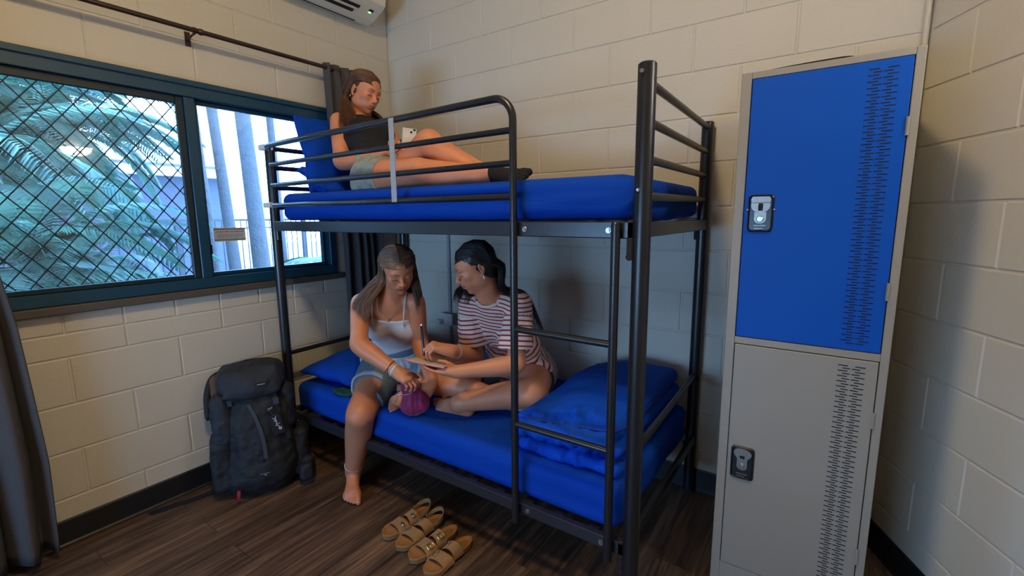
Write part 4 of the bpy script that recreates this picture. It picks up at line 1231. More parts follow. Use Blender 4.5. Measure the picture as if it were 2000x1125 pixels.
def cushion(name, W, H, T, origin, ex, ey, label, seed, mt, wrinkle=0.006, n=56, sag=0.0, group='blue pillows'):
    ex, ey = unit(ex), unit(ey); ey = unit(ey - ex * (ex @ ey)); ez = np.cross(ex, ey)
    u = np.linspace(-1, 1, n); uu, vv = np.meshgrid(u, u, indexing='ij')
    rg = np.random.default_rng(seed)
    prof = np.clip((1 - np.abs(uu) ** 2.6), 0, 1) ** 0.55 * np.clip((1 - np.abs(vv) ** 2.6), 0, 1) ** 0.55
    pin = 1 - 0.07 * (1 - np.abs(vv) ** 2) * np.abs(uu) ** 3
    pin2 = 1 - 0.07 * (1 - np.abs(uu) ** 2) * np.abs(vv) ** 3
    wr = np.zeros_like(uu)
    for _ in range(9):
        a = rg.uniform(0, PI); fq = rg.uniform(4, 11)
        wr += np.sin((uu * math.cos(a) + vv * math.sin(a)) * fq + rg.uniform(0, 6)) / fq * 4
    edge = np.clip(1 - prof, 0, 1) ** 0.7 * np.clip(prof * 6, 0, 1)
    V = []
    for sgn in (1, -1):
        th = sgn * T / 2 * prof + wrinkle * wr * (0.25 + edge) * np.clip(prof * 5, 0, 1) * 0.35
        P = np.array(origin, float) + (uu * pin * W / 2)[..., None] * ex + (vv * pin2 * H / 2)[..., None] * ey + (th + sag * (uu ** 2) * T)[..., None] * ez
        V.append(P.reshape(-1, 3))
    V = np.concatenate(V); F = []; S = n * n
    for i in range(n - 1):
        for j in range(n - 1):
            a = i * n + j
            F.append((a, a + n, a + n + 1, a + 1)); F.append((S + a, S + a + 1, S + a + n + 1, S + a + n))
    o = make(name, V, F, mt, None, smooth=True)
    bm = bmesh.new(); bm.from_mesh(o.data); bmesh.ops.remove_doubles(bm, verts=bm.verts, dist=0.0004)
    bmesh.ops.recalc_face_normals(bm, faces=bm.faces); bm.to_mesh(o.data); bm.free()
    o.data.polygons.foreach_set('use_smooth', np.ones(len(o.data.polygons), dtype=bool))
    tag(o, label, 'pillow', group)
    return o
# lower bunk pillow, flat at the head end
cushion('pillow', 0.44, 0.66, 0.15, (0.395, -0.585, 0.535), (1, 0.05, 0.02), (0.05, 1, 0.03), 'blue pillow lying flat at the head of the bottom bunk', 4, M['pillow'], 0.012)
# upper bunk: pillow stood on edge against the end rail, another behind the woman
cushion('pillow', 0.44, 0.41, 0.12, (0.285, -0.655, 1.695), (-0.06, 1, 0.05), (-0.16, -0.03, 1), 'blue pillow stood up at the window end of the top bunk', 8, M['pillow'], 0.016)
cushion('pillow', 0.46, 0.38, 0.12, (0.330, -0.330, 1.675), (0.22, -1, 0.0), (-0.25, 0.1, 1), 'blue pillow behind the back of the woman on the top bunk', 12, M['pillow'], 0.016)
cushion('pillow', 0.40, 0.34, 0.11, (0.320, -0.640, 1.548), (0.10, 1, -0.02), (-0.95, 0.0, 0.42), 'crumpled blue pillow under the leaning pillow, behind her hips', 15, M['pillow'], 0.03)
cushion('pillow', 0.34, 0.30, 0.10, (0.985, -0.17, 1.62), (0.30, 1, 0.1), (-0.55, 0.1, 1), 'blue pillow between the raised knees and the block wall', 21, M['pillow'], 0.016) if False else None

# folded duvet at the foot of the lower bunk
v = Vol((1.50, -1.02, 0.44), (2.12, -0.02, 0.80), 0.006)
def slab(c, hs, rad, tilt, k):
    ca, sa = math.cos(tilt), math.sin(tilt)
    v.rbox(c, hs, rad, R=[(ca, 0, -sa), (0, 1, 0), (sa, 0, ca)], k=k)
# two lower layers, then the plump top roll; top falls towards the left
slab((1.835, -0.490, 0.490), (0.205, 0.395, 0.028), 0.027, 0.00, 0.012)
slab((1.825, -0.470, 0.538), (0.208, 0.385, 0.022), 0.021, -0.05, 0.003)
slab((1.812, -0.465, 0.588), (0.215, 0.390, 0.034), 0.033, -0.12, 0.004)
v.cap((1.645, -0.888, 0.564), (1.990, -0.888, 0.600), 0.032, 0.034, 0.006)
v.ell((1.81, -0.36, 0.598), (0.19, 0.30, 0.068), k=0.06)
v.ell((1.87, -0.60, 0.605), (0.14, 0.28, 0.045), k=0.05)
v.noise(0.004, 0.09, 2, (1.0, 1.6, 1.4))
fz = field(v, 0.0085, 0.020, 6, (1.0, 3.0, 2.6))
Yv = (v.lo[1] + v.h * np.arange(v.n[1]))[None, :, None]
v.D = (v.D + fz * np.clip((-0.70 - Yv) / 0.14, 0.10, 1)).astype(np.float32)
# seam welt along the front fold
duv = thing('duvet', (1.83, -0.5, 0.463), 'puffy blue duvet folded in layers at the foot of the bottom bunk', 'duvet')
vol_obj('duvet_body', v, M['duvet'], duv, 2)
q = MB(); q.tube(spline([(1.612, -0.872, 0.594), (1.68, -0.886, 0.606), (1.80, -0.889, 0.619), (1.92, -0.889, 0.632), (1.995, -0.880, 0.637), (2.025, -0.84, 0.630), (2.034, -0.7, 0.620), (2.034, -0.4, 0.618)], 8), 0.0035, 8)
q.build('seam_piping', mat('dark_blue_piping', (0.0008, 0.03, 0.3), 0.8), duv, smooth=True)
# small green cloth by the lower pillow
v = Vol((0.44, -0.96, 0.45), (0.70, -0.80, 0.52), 0.004)
v.ell((0.55, -0.895, 0.470), (0.070, 0.035, 0.014), k=0.01); v.ell((0.60, -0.88, 0.474), (0.04, 0.03, 0.014), k=0.01)
v.noise(0.006, 0.03, 4)
o = vol_obj('scarf', v, M['green'], None, 1); tag(o, 'small crumpled dark green cloth beside the bottom bunk pillow', 'cloth')
# ---------------------------------------------------------------- people
A3 = lambda *v: np.array(v, float)
def hframe(f, tilt=0.0):
    """head frame from gaze direction, tilt = roll in radians; rows r, f, u"""
    f = unit(f); r = unit(np.cross(f, (0, 0, 1))); u = np.cross(r, f)
    c, s = math.cos(tilt), math.sin(tilt)
    return np.array([r * c + u * s, f, -r * s + u * c])

def torso(v, H, S, rh, rs, off=0.0, bust=1.0, k=0.03, belly=0.0, shw=0.150, low=True):
    up = unit(S - H); L = np.linalg.norm(S - H) / 0.46
    rh = unit(rh - up * (rh @ up)); rs = unit(rs - up * (rs @ up))
    fh = np.cross(up, rh); fs = np.cross(up, rs)
    def E(c, r, rr, ff, kk=k): v.ell(c, np.array(r) + off, np.array([rr, ff, up]), kk)
    rm = unit(rh + rs); fm = np.cross(up, rm)
    E(H + 0.030 * up, (0.150, 0.098, 0.090), rh, fh)
    if low:
        for s in (-1, 1): E(H + s * 0.072 * rh - 0.035 * fh - 0.015 * up, (0.082, 0.080, 0.078), rh, fh)
    E(H + 0.15 * L * up + belly * fm, (0.116, 0.082, 0.105), rm, fm)
    E(H + 0.30 * L * up, (0.125, 0.088, 0.13), rs, fs)
    E(S - 0.075 * up, (0.128, 0.080, 0.085), rs, fs)
    for s in (-1, 1):
        E(S - 0.145 * up + s * 0.066 * rs + 0.062 * fs, (0.052 * bust, 0.042 * bust, 0.052 * bust), rs, fs, 0.03)
    return up, rm, fm, rs, fs

def shoulders(v, S, shR, shL, neck, off=0.0):
    for sh in (shR, shL):
        v.cap(S + 0.25 * (sh - S) - A3(0, 0, 0.01), sh, 0.044 + off, 0.037 + off, 0.025)
        v.cap(neck, sh * 0.85 + S * 0.15 + A3(0, 0, 0.012), 0.027 + off, 0.022 + off, 0.035)

def arm(v, sh, el, wr, off=0.0, k=0.02, upto=1.0):
    back = unit(np.cross(np.cross(wr - el, el - sh), (el - sh)) + 1e-9)
    pts = [sh, sh * .6 + el * .4, sh * .15 + el * .85, el]
    rad = np.array([0.038, 0.037, 0.0325, 0.0315]) + off
    v.chain(pts, rad, k, 4)
    if upto < 1: return
    pts = [el, el * .72 + wr * .28, el * .35 + wr * .65, wr]
    v.chain(pts, np.array([0.031, 0.0345, 0.0265, 0.0215]) + off, k, 4)

def leg(v, hip, kn, an, off=0.0, k=0.025, back=None, thick=1.0):
    if back is None:
        back = unit(np.cross(np.cross(kn - hip, an - kn), an - kn)) * -1
        back = unit(hip - kn + (an - kn) * 0) ; sh = unit(an - kn); back = unit(back - sh * (back @ sh))
    pts = [hip, hip * .62 + kn * .38, hip * .22 + kn * .78, kn]
    v.chain(pts, np.array([0.088, 0.078, 0.060, 0.053]) * thick + off, k, 5)
    sh = an - kn
    pts = [kn, kn + sh * .28 + back * 0.014, kn + sh * .55 + back * 0.010, kn + sh * .82, an]
    v.chain(pts, np.array([0.050, 0.053, 0.045, 0.034, 0.031]) * (0.5 + thick * .5) + off, k, 5)
    v.ell(kn - back * 0.020, (0.033, 0.033, 0.036), None, 0.03)

def foot(v, A, t, n, s, k=0.014, L=0.235):
    """A ankle, t toe direction, n up from the sole, s towards the big toe"""
    t = unit(t); n = unit(n - t * (n @ t)); s = unit(s - t * (s @ t) - n * (s @ n))
    q = L / 0.235
    heel = A - 0.030 * q * t - 0.045 * q * n
    v.cap(A, heel, 0.031, 0.029, k)
    ball = A + 0.118 * q * t - 0.056 * q * n
    v.cap(heel, ball + 0.004 * n, 0.027, 0.021, 0.02)
    v.cap(heel - 0.008 * s, ball - 0.026 * s - 0.004 * n, 0.024, 0.016, 0.02)
    v.cap(ball + 0.022 * s, ball - 0.028 * s - 0.003 * n, 0.0185, 0.014, 0.02)
    v.cap(A + 0.006 * t - 0.004 * n, ball + 0.012 * s + 0.008 * n, 0.031, 0.017, 0.02)
    v.cap(A + 0.002 * t - 0.012 * n, ball - 0.014 * s + 0.006 * n, 0.028, 0.015, 0.02)
    v.ell(A + 0.026 * s, (0.012,) * 3, None, 0.012); v.ell(A - 0.026 * s - 0.006 * n, (0.012,) * 3, None, 0.012)
    for i, (o, l, r) in enumerate(((0.029, 0.058, 0.0125), (0.0085, 0.054, 0.0090), (-0.0065, 0.046, 0.0085), (-0.0205, 0.037, 0.0080), (-0.033, 0.027, 0.0078))):
        b = ball + o * s + (-0.004) * n - 0.004 * t * i * .6
        m = b + l * 0.62 * q * t + 0.001 * n
        e = b + l * q * t - 0.006 * n
        v.cap(b, m, r * 1.0, r * .92, 0.005); v.cap(m, e, r * .95, r, 0.004)
    return ball

def hand(v, W, d, n, s, curls, thumb=None, scale=0.95, spread=0.05, k=0.006):
    """W wrist, d palm direction, n out of the palm, s towards the thumb side.
       curls: four triples of joint bends; thumb: list of points relative (s, d, n)"""
    d = unit(d); n = unit(n - d * (n @ d)); s = unit(s - d * (s @ d) - n * (s @ n))
    tips = []
    offs = (0.027, 0.009, -0.009, -0.026); plen = (0.082, 0.085, 0.080, 0.073)
    flen = ((0.040, 0.024, 0.019), (0.044, 0.027, 0.020), (0.041, 0.025, 0.019), (0.032, 0.019, 0.017))
    rad = (0.0082, 0.0084, 0.0080, 0.0072)
    v.cap(W, W + 0.03 * scale * d, 0.0225, 0.021, 0.02)
    for i in range(4):
        kn = W + scale * (plen[i] * d + offs[i] * s)
        v.cap(W + scale * (0.018 * d + offs[i] * 0.6 * s), kn, 0.0145, 0.0108, 0.014)
    v.ell(W + scale * (0.035 * d + 0.020 * s + 0.008 * n), (0.017, 0.026, 0.013), np.array([s, d, n]), 0.014)
    v.ell(W + scale * (0.038 * d - 0.018 * s + 0.006 * n), (0.013, 0.026, 0.011), np.array([s, d, n]), 0.014)
    for i in range(4):
        p = W + scale * (plen[i] * d + offs[i] * s)
        a = 0.0; sp = spread * (1.5 - i)
        dd0 = unit(d + sp * s)
        for j in range(3):
            a += curls[i][j]
            dd = dd0 * math.cos(a) + n * math.sin(a)
            e = p + dd * flen[i][j] * scale
            r0 = rad[i] * (1 - 0.08 * j); r1 = rad[i] * (1 - 0.08 * (j + 1))
            v.cap(p, e, r0 * scale * 1.02, r1 * scale, 0.0035 if j or True else k)
            p = e
        tips.append(p)
    if thumb is None: thumb = [(0.020, 0.012, 0.010), (0.046, 0.040, 0.018), (0.056, 0.070, 0.024), (0.058, 0.095, 0.028)]
    T = [W + scale * (a * s + b * d + c * n) for a, b, c in thumb]
    for j, (r0, r1) in enumerate(((0.015, 0.0118), (0.0112, 0.0098), (0.0100, 0.0085))):
        v.cap(T[j], T[j + 1], r0 * scale, r1 * scale, 0.010 if j == 0 else 0.004)
    return tips, T

def head(v, c, R, sc=1.0, smile=0.0, nose=1.0, k=0.012):
    r, f, u = R
    P = lambda a, b, z: c + sc * (a * r + b * f + z * u)
    E = lambda p, rad, kk=k, op='union', RR=R: v.ell(P(*p), np.array(rad) * sc, RR, kk, op)
    E((0, -0.012, 0.034), (0.0735, 0.093, 0.078))               # cranium
    E((0, 0.030, 0.020), (0.0615, 0.058, 0.060), 0.02)            # forehead
    E((0, 0.028, -0.030), (0.0585, 0.056, 0.066), 0.02)          # face mass
    E((0, 0.050, -0.078), (0.027, 0.027, 0.026), 0.025)          # chin block
    E((0, 0.070, -0.092), (0.015, 0.013, 0.013), 0.014)          # chin tip
    for s in (-1, 1):
        E((s * 0.041, 0.008, -0.056), (0.018, 0.030, 0.024), 0.03)
        E((s * 0.038, 0.060, -0.018), (0.019, 0.018, 0.016), 0.022)   # cheek
        E((s * 0.024, 0.064, -0.052), (0.019, 0.018, 0.022), 0.02)
        E((s * 0.030, 0.078, 0.022), (0.020, 0.010, 0.008), 0.012)    # brow ridge
        E((s * 0.032, 0.097, 0.002), (0.017, 0.014, 0.0125), 0.012, 'sub')
        E((s * 0.0315, 0.0725, 0.000), (0.0150, 0.0145, 0.0125), 0.004)   # eye lid ball
        v.cap(P(s * 0.018, 0.0862, -0.0045), P(s * 0.045, 0.0775, -0.0045), 0.0022 * sc, 0.0018 * sc, 0.003)  # lash line
    v.cap(P(0, 0.083, 0.012), P(0, 0.1035 * nose, -0.024), 0.0070 * sc, 0.0085 * sc, 0.012)
    E((0, 0.1020 * nose, -0.028), (0.0100, 0.0095, 0.0088), 0.008)
    for s in (-1, 1): E((s * 0.0115, 0.0935, -0.031), (0.0072, 0.0095, 0.0070), 0.006)
    E((0, 0.083, -0.054), (0.024, 0.014, 0.018), 0.014)          # muzzle
    w = 0.0215 + 0.006 * smile
    for s in (-1, 1):
        v.cap(P(s * 0.003, 0.0965, -0.0520), P(s * w, 0.0850 - .002 * smile, -0.0560 + 0.004 * smile), 0.0043 * sc, 0.0020 * sc, 0.004)
        v.cap(P(s * 0.003, 0.0945, -0.0615), P(s * w * .9, 0.0850 - .002 * smile, -0.0575 + 0.004 * smile), 0.0052 * sc, 0.0022 * sc, 0.004)
    for s in (-1, 1):
        v.cap(P(0, 0.1015, -0.0568), P(s * w, 0.0900, -0.0568 + 0.004 * smile), 0.0014 * sc, 0.0010 * sc, 0.002, 'sub')
        # ear: rim, lobe, hollow
        ea = P(s * 0.0725, -0.012, -0.006)
        er = np.array([unit(r * s * 1 - f * 0.35), unit(f + r * s * 0.35), u])
        v.ell(ea, np.array((0.0080, 0.0160, 0.0265)) * sc, er, 0.006)
        v.ell(ea + sc * (0.007 * er[0] + 0.003 * f + 0.004 * u), np.array((0.0055, 0.0090, 0.0155)) * sc, er, 0.004, 'sub')
        v.ell(P(s * 0.070, -0.004, -0.034), np.array((0.006, 0.008, 0.009)) * sc, R, 0.006)

def face_mask(c, R, sc=1.0, smile=0.0):
    r, f, u = R
    def fn(V):
        q = (V - c) / sc
        a, b, z = q @ r, q @ f, q @ u
        out = np.zeros((len(V), 3))
        w = 0.0235 + 0.006 * smile
        ax = np.abs(a)
        b = np.where((b > .14) | (np.abs(z) > .13), -1, b)
        zc = -0.0568 + 0.004 * smile * (ax / w)
        upz = zc + 0.0085 * np.clip(1 - (ax / w) ** 2, 0, 1) - 0.0012 * np.exp(-(ax / 0.003) ** 2)
        loz = zc - 0.0105 * np.clip(1 - (ax / w) ** 2, 0, 1)
        lip = (z < upz) & (z > loz) & (ax < w) & (b > 0.07)
        out[:, 0] = 0.85 * np.clip((np.minimum(upz - z, z - loz)) / 0.0016 + .6, 0, 1) * (ax < w + .001) * (b > 0.07)
        # cheeks a touch redder
        ch = np.exp(-((ax - 0.040) ** 2 + (z + 0.028) ** 2) / 0.018 ** 2) * (b > 0.03)
        out[:, 0] = np.maximum(out[:, 0], 0.12 * ch)
        bz = 0.0235 + 0.006 * np.sin(np.clip((ax - 0.012) / 0.034, 0, 1) * PI * 0.75)
        th = 0.0040 * np.clip((0.052 - ax) / 0.02, 0.3, 1)
        brow = np.clip(1.5 - np.abs(z - bz) / th, 0, 1) * np.clip((ax - .010) / .004, 0, 1) * np.clip((.053 - ax) / .008, 0, 1) * (b > 0.045)
        lash = np.clip(1.7 - np.abs(z + 0.0052) / .0019, 0, 1) * np.clip((ax - .015) / .003, 0, 1) * np.clip((.048 - ax) / .003, 0, 1) * (b > 0.060)
        line = (np.abs(z - zc) < 0.0012) & (ax < w) & (b > 0.07)
        out[:, 1] = np.maximum(np.maximum(brow * 0.72, lash * 0.92), line * 0.55)
        nos = (((ax - 0.0075) ** 2 + (z + 0.0385) ** 2) < 0.0032 ** 2) & (b > 0.085)
        out[:, 1] = np.maximum(out[:, 1], nos * 0.6)
        return out
    return fn

def shorts_shape(lo, hi, H, rh, up, hips, knees, off, nz=5, cuts=None, top=.10, thick=1.0, wrap=.011):
    """shorts wrapped around the pelvis and thighs; returns the volume and the cut field"""
    t = Vol(lo, hi, HB); c = Vol(lo, hi, HB)
    fh = np.cross(up, rh)
    for w, o in ((t, off), (c, 0)):
        w.ell(H + .030 * up, np.array((.150, .098, .090)) + o, np.array([rh, fh, up]), .03)
        for s in (-1, 1): w.ell(H + s * .072 * rh - .035 * fh - .015 * up, np.array((.082, .080, .078)) + o, np.array([rh, fh, up]), .03)
        w.ell(H + .15 * up, np.array((.116, .082, .105)) + o, np.array([rh, fh, up]), .03)
    for hp, kn in zip(hips, knees):
        t.cap(hp, hp * .5 + kn * .5, .096 * thick + off, .088 * thick + off, .02)
        c.chain([hp, hp * .62 + kn * .38, hp * .22 + kn * .78, kn], np.array([.088, .078, .060, .053]) * thick, .025, 5)
    t.noise(.004, .04, nz); t.wrap(c, wrap)
    X = (t.lo[0] + t.h * np.arange(t.n[0]))[:, None, None]; Y = (t.lo[1] + t.h * np.arange(t.n[1]))[None, :, None]; Z = (t.lo[2] + t.h * np.arange(t.n[2]))[None, None, :]
    def plane(p, n): n = unit(n); return (X - p[0]) * n[0] + (Y - p[1]) * n[1] + (Z - p[2]) * n[2]
    dR, dL = unit(knees[0] - hips[0]), unit(knees[1] - hips[1])
    cut = np.where(plane(H, rh) > 0, plane(hips[0] + cuts[0] * dR, dR + cuts[2] * rh), plane(hips[1] + cuts[1] * dL, dL))
    far = np.sqrt((X - H[0]) ** 2 + (Y - H[1]) ** 2 + (Z - H[2]) ** 2) - (np.linalg.norm(knees[0] - hips[0]) * .62 + .085)
    t.D = np.maximum(t.D, far).astype(np.float32)
    base = t.D.copy()
    t.D = np.maximum(base, cut).astype(np.float32); dm_ = unit(dR + dL); nt_ = unit(up - dm_ * (up @ dm_)); t.half(H + top * nt_, nt_ * .9 - dm_ * .25); t.shell(.008)
    return t, base, cut

# ---------------- hair as many fine tapered strands over a modelled cap
def hair_cap(name, c, R, sc, mt, parent, hairline=0.052, extra=None, h=0.004):
    r, f, u = R
    v = Vol(c - 0.17 * sc, c + 0.17 * sc, h)
    v.ell(c + sc * (-0.014 * f + 0.038 * u), np.array((0.0765, 0.0960, 0.0805)) * sc, R, 0.01)
    v.ell(c + sc * (-0.035 * f - 0.005 * u), np.array((0.071, 0.072, 0.083)) * sc, R, 0.02)
    if extra: extra(v)
    # cut the face opening
    v.ell(c + sc * (0.082 * f - 0.018 * u), np.array((0.068, 0.078, 0.094)) * sc, R, 0.012, 'sub')
    v.noise(0.0016, 0.012, 3)
    o = vol_obj(name, v, mt, parent, 1)
    a = o.data.attributes.new('tone', 'FLOAT', 'POINT')
    a.data.foreach_set('value', np.full(len(o.data.vertices), 0.15, np.float32))
    return o

def strands(name, sheets, mt, parent, n, rad=0.0013, wave=0.004, seed=0, jit=0.006, seg=22, flip=None):
    """sheets: list of (weight, guides, tone_lo, tone_hi); guides: list of polylines (same point count)"""
    rg = np.random.default_rng(seed)
    Vs = []; Fs = []; tones = []; off = 0
    ns = 5
    for (wt, guides, t0, t1) in sheets:
        G = [spline(np.array(g, float), 7) for g in guides]
        G = np.array(G)                                  # g, m, 3
        m = G.shape[1]
        cnt = int(n * wt)
        for _ in range(cnt):
            x = rg.uniform(0, len(G) - 1); i = min(int(x), len(G) - 2); t = x - i
            P = G[i] * (1 - t) + G[i + 1] * t
            s = np.linspace(0, 1, m)
            grow = np.clip(s * 1.6, 0.12, 1)[:, None]
            P = P + rg.normal(0, jit, 3)[None] * grow
            ph = rg.uniform(0, 2 * PI, 3); fq = rg.uniform(1.0, 2.6)
            P = P + wave * grow * np.stack([np.sin(fq * 2 * PI * s + ph[0]), np.sin(fq * 2 * PI * s + ph[1]), 0.3 * np.sin(fq * 2 * PI * s + ph[2])], 1)
            end = rg.uniform(0.82, 1.0)
            mm = max(5, int(m * end)); P = P[:mm]
            rr = rad * rg.uniform(0.7, 1.5) * (1 - np.linspace(0, 1, mm) ** 3 * 0.85)
            T = np.gradient(P, axis=0); T /= np.linalg.norm(T, axis=1, keepdims=True) + 1e-9
            N = np.cross(T, A3(0.3, 0.5, 0.8)); N /= np.linalg.norm(N, axis=1, keepdims=True) + 1e-9
            B = np.cross(T, N)
            ang = np.linspace(0, 2 * PI, ns, endpoint=False)
            V = (P[:, None] + rr[:, None, None] * (np.cos(ang)[None, :, None] * N[:, None] + np.sin(ang)[None, :, None] * B[:, None])).reshape(-1, 3)
            a = np.arange(mm - 1)[:, None] * ns + np.arange(ns)[None]
            b = np.arange(mm - 1)[:, None] * ns + (np.arange(ns)[None] + 1) % ns
            F = np.stack([a, b, b + ns, a + ns], -1).reshape(-1, 4) + off
            Vs.append(V); Fs.append(F); off += len(V)
            tones.append(np.full(len(V), np.clip(rg.uniform(t0, t1), 0, 1)) + 0.0)
    o = make(name, np.concatenate(Vs), np.concatenate(Fs), mt, parent, smooth=True)
    a = o.data.attributes.new('tone', 'FLOAT', 'POINT')
    a.data.foreach_set('value', np.concatenate(tones).astype(np.float32))
    return o

def ring(name, c, ax, r, tr, mt, parent, flat=1.0, n=26, sq=1.0, side=None):
    """band around a limb: centre c, axis ax; flat widens along the axis"""
    ax = unit(ax); a = unit(np.cross(ax, (0.3, 0.2, 0.9))); b = np.cross(ax, a)
    V = []; F = []; m = 8
    for i in range(n):
        t = 2 * PI * i / n; e = math.cos(t) * a + math.sin(t) * b * sq
        for j in range(m):
            p = 2 * PI * j / m
            V.append(np.array(c) + e * (r + tr * math.cos(p)) + ax * tr * flat * math.sin(p))
    for i in range(n):
        for j in range(m):
            F.append((i * m + j, i * m + (j + 1) % m, ((i + 1) % n) * m + (j + 1) % m, ((i + 1) % n) * m + j))
    return make(name, V, np.array(F), mt, parent, smooth=True)

HB = 0.0031   # body grid
def head_pts(c, R, sc=1.0):
    r, f, u = R
    return lambda a, b, z: c + sc * (a * r + b * f + z * u)

def scalp(c, R, sc, s, phis, sweep, tends, ends, kk=1.0):
    """guide lines from the centre parting over one side of the skull, then through the given free points"""
    r, f, u = R
    g = []
    for phi, te, e in zip(phis, tends, ends):
        pts = []
        for t in np.linspace(0.02, te, 6):
            q = t / te
            ph = math.radians(phi - sweep * q ** 1.3); a = math.radians(100) * t
            d = A3(s * math.sin(a), math.cos(a * .85) * math.sin(ph) if a < 1.6 else math.cos(a * .85) * math.sin(ph), math.cos(a) * math.cos(ph))
            d = d + A3(0, -0.30 * q * (1 if sweep > 0 else 0), 0); d = d / np.linalg.norm(d)
            pts.append(c + sc * kk * (d[0] * .0790 * r + (-.014 + d[1] * .0985) * f + (.037 + d[2] * .0840) * u))
        g.append(pts + list(e))
    return g
# ======== woman on the top bunk, reading a phone
H = A3(.735, -.700, 1.540); S = A3(.425, -.590, 1.865)
rh = unit(A3(-.10, -1, 0)); rs = unit(A3(-.20, -1.0, .02))
shR, shL = A3(.405, -.715, 1.862), A3(.470, -.455, 1.850)
hipR, hipL = H + .082 * rh, H - .082 * rh
knR, anR = A3(1.045, -.780, 1.562), A3(1.345, -.715, 1.536)
knL, anL = A3(.985, -.655, 1.708), A3(1.290, -.600, 1.540)
elR, wrR = A3(.512, -.790, 1.640), A3(.720, -.745, 1.655)
elL, wrL = A3(.570, -.430, 1.645), A3(.735, -.500, 1.700)
HS = .92
hc = A3(.468, -.590, 2.022); hR = hframe((.93, .06, -.40), 0.10)
nk = S + A3(-.005, 0, .02)
p1 = thing('person', (.665, -.705, 1.494), 'woman in a black top and pale shorts reclining on the top bunk with a phone', 'person')
v = Vol((.22, -.95, 1.48), (1.62, -.33, 2.17), HB)
def core(v):
    torso(v, H, S, rh, rs)
    shoulders(v, S, shR, shL, nk)
    v.chain([S + A3(0, 0, -.02), S + A3(.000, 0, .05), hc + A3(-.030, 0, -.060)], [.055, .046, .048], 0.02, 4)
core(v)
head(v, hc, hR, HS)
arm(v, shR, elR, wrR); arm(v, shL, elL, wrL)
leg(v, hipR, knR, anR, thick=.93); leg(v, hipL, knL, anL, thick=.95)
foot(v, anR + A3(.01, 0, .012), (1, .05, .10), (0.1, -.75, .65), (0, .3, 1)) 
foot(v, anL, (.95, -.05, -.10), (.15, 0, 1), (0, -1, 0))
hd = unit(A3(.105, .035, .035))
hand(v, wrR, (.93, .33, .16), (-.20, .25, .95), (-.30, .93, -.10), [(.35, .5, .4), (.45, .6, .4), (.6, .7, .4), (.7, .7, .4)], spread=.03, scale=.88)
hand(v, wrL, (.80, -.45, .25), (.55, -.1, .80), (-.3, -.9, .2), [(.7, .9, .5)] * 4, spread=.02, scale=.88)
vol_obj('body', v, M['skin1'], p1, 2, {'mask': face_mask(hc, hR, HS)})
# black top
def top_shape(off, arms=0.0):
    t = Vol((.22, -.95, 1.54), (.92, -.33, 2.0), HB)
    torso(t, H, S, rh, rs, off, low=False)
    shoulders(t, S, shR, shL, nk, off - .001)
    t.cap(S, S + A3(.004, 0, .045), .060 + off, .051 + off, 0.02)
    return t
t = top_shape(.0055)
fs_ = np.cross(unit(S - H), rs)
c_ = Vol((.22, -.95, 1.54), (.92, -.33, 2.0), HB); core(c_); c_.cap(shR, shR*.5+elR*.5, .038, .036, .02); c_.cap(shL, shL*.5+elL*.5, .038, .036, .02); t.wrap(c_, .0055)
t.noise(.0035, .05, 4)
up = unit(S - H)
t.half(H + .070 * up, -up)                                   # hem at the waist
t.cap(S + A3(.012, -.004, .062), S + A3(.02, 0, .20), .060, .10, .004, 'sub')                     # crew neck
for sh, r_ in ((shR, rs), (shL, -rs)):
    t.half(sh + r_ * .016 - A3(0, 0, 0), r_ * 1.0 + A3(0, 0, .25))
t.shell(.0085)
vol_obj('top', t, M['blacktop'], p1, 2)
# shorts
t, _, _ = shorts_shape((.50, -.95, 1.46), (1.1, -.42, 1.80), H, rh, up, (hipR, hipL), (knR, knL), .012, 5, (.11, .12, 0.), .105, .93)
vol_obj('shorts', t, M['khaki'], p1, 2)
# socks
t = Vol((1.28, -.80, 1.48), (1.62, -.55, 1.65), HB)
foot(t, anR + A3(.01, 0, .012), (1, .05, .10), (0.1, -.75, .65), (0, .3, 1), k=.03)
t.D -= .0035
t.half(anR + A3(.045, 0, 0), (-1, 0, 0))
vol_obj('sock', t, M['sock'], p1, 2)
# hair
Q = head_pts(hc, hR, HS)
hair_cap('hair', hc, hR, HS, M['hair1'], p1)
r_, f_, u_ = hR
ph_ = [86, 46, 12, -18, -50, -85]
te_ = [.86, .88, .92, .92, .90, .86]
eR = [(Q(.080, -.030, -.070), A3(.520, -.700, 1.890), A3(.585, -.735, 1.800)), (Q(.084, -.040, -.070), A3(.500, -.725, 1.885), A3(.555, -.765, 1.790)), (Q(.083, -.055, -.070), A3(.465, -.745, 1.890), A3(.510, -.790, 1.800)), (Q(.078, -.075, -.065), A3(.385, -.680, 1.885), A3(.390, -.728, 1.78)), (Q(.060, -.095, -.060), A3(.355, -.640, 1.895), A3(.335, -.670, 1.775)), (Q(.030, -.100, -.060), A3(.345, -.600, 1.895), A3(.325, -.62, 1.775))]
eL = [(Q(-.074, -.010, -.070), A3(.545, -.560, 1.890), A3(.630, -.590, 1.790)), (Q(-.080, -.025, -.070), A3(.535, -.535, 1.885), A3(.630, -.555, 1.77)), (Q(-.082, -.045, -.070), A3(.450, -.500, 1.885), A3(.520, -.480, 1.80)), (Q(-.078, -.070, -.065), A3(.400, -.500, 1.885), A3(.380, -.470, 1.80)), (Q(-.055, -.095, -.06), A3(.360, -.540, 1.89), A3(.330, -.540, 1.775)), (Q(-.02, -.10, -.06), A3(.345, -.580, 1.895), A3(.325, -.58, 1.775))]
strands('hair_strands', [(.55, scalp(hc, hR, HS, 1, ph_, 26, te_, eR), .05, .85), (.45, scalp(hc, hR, HS, -1, ph_, 20, te_, eL), .0, .8)], M['hair1'], p1, 2600, seed=1, wave=.0035, jit=.0035)
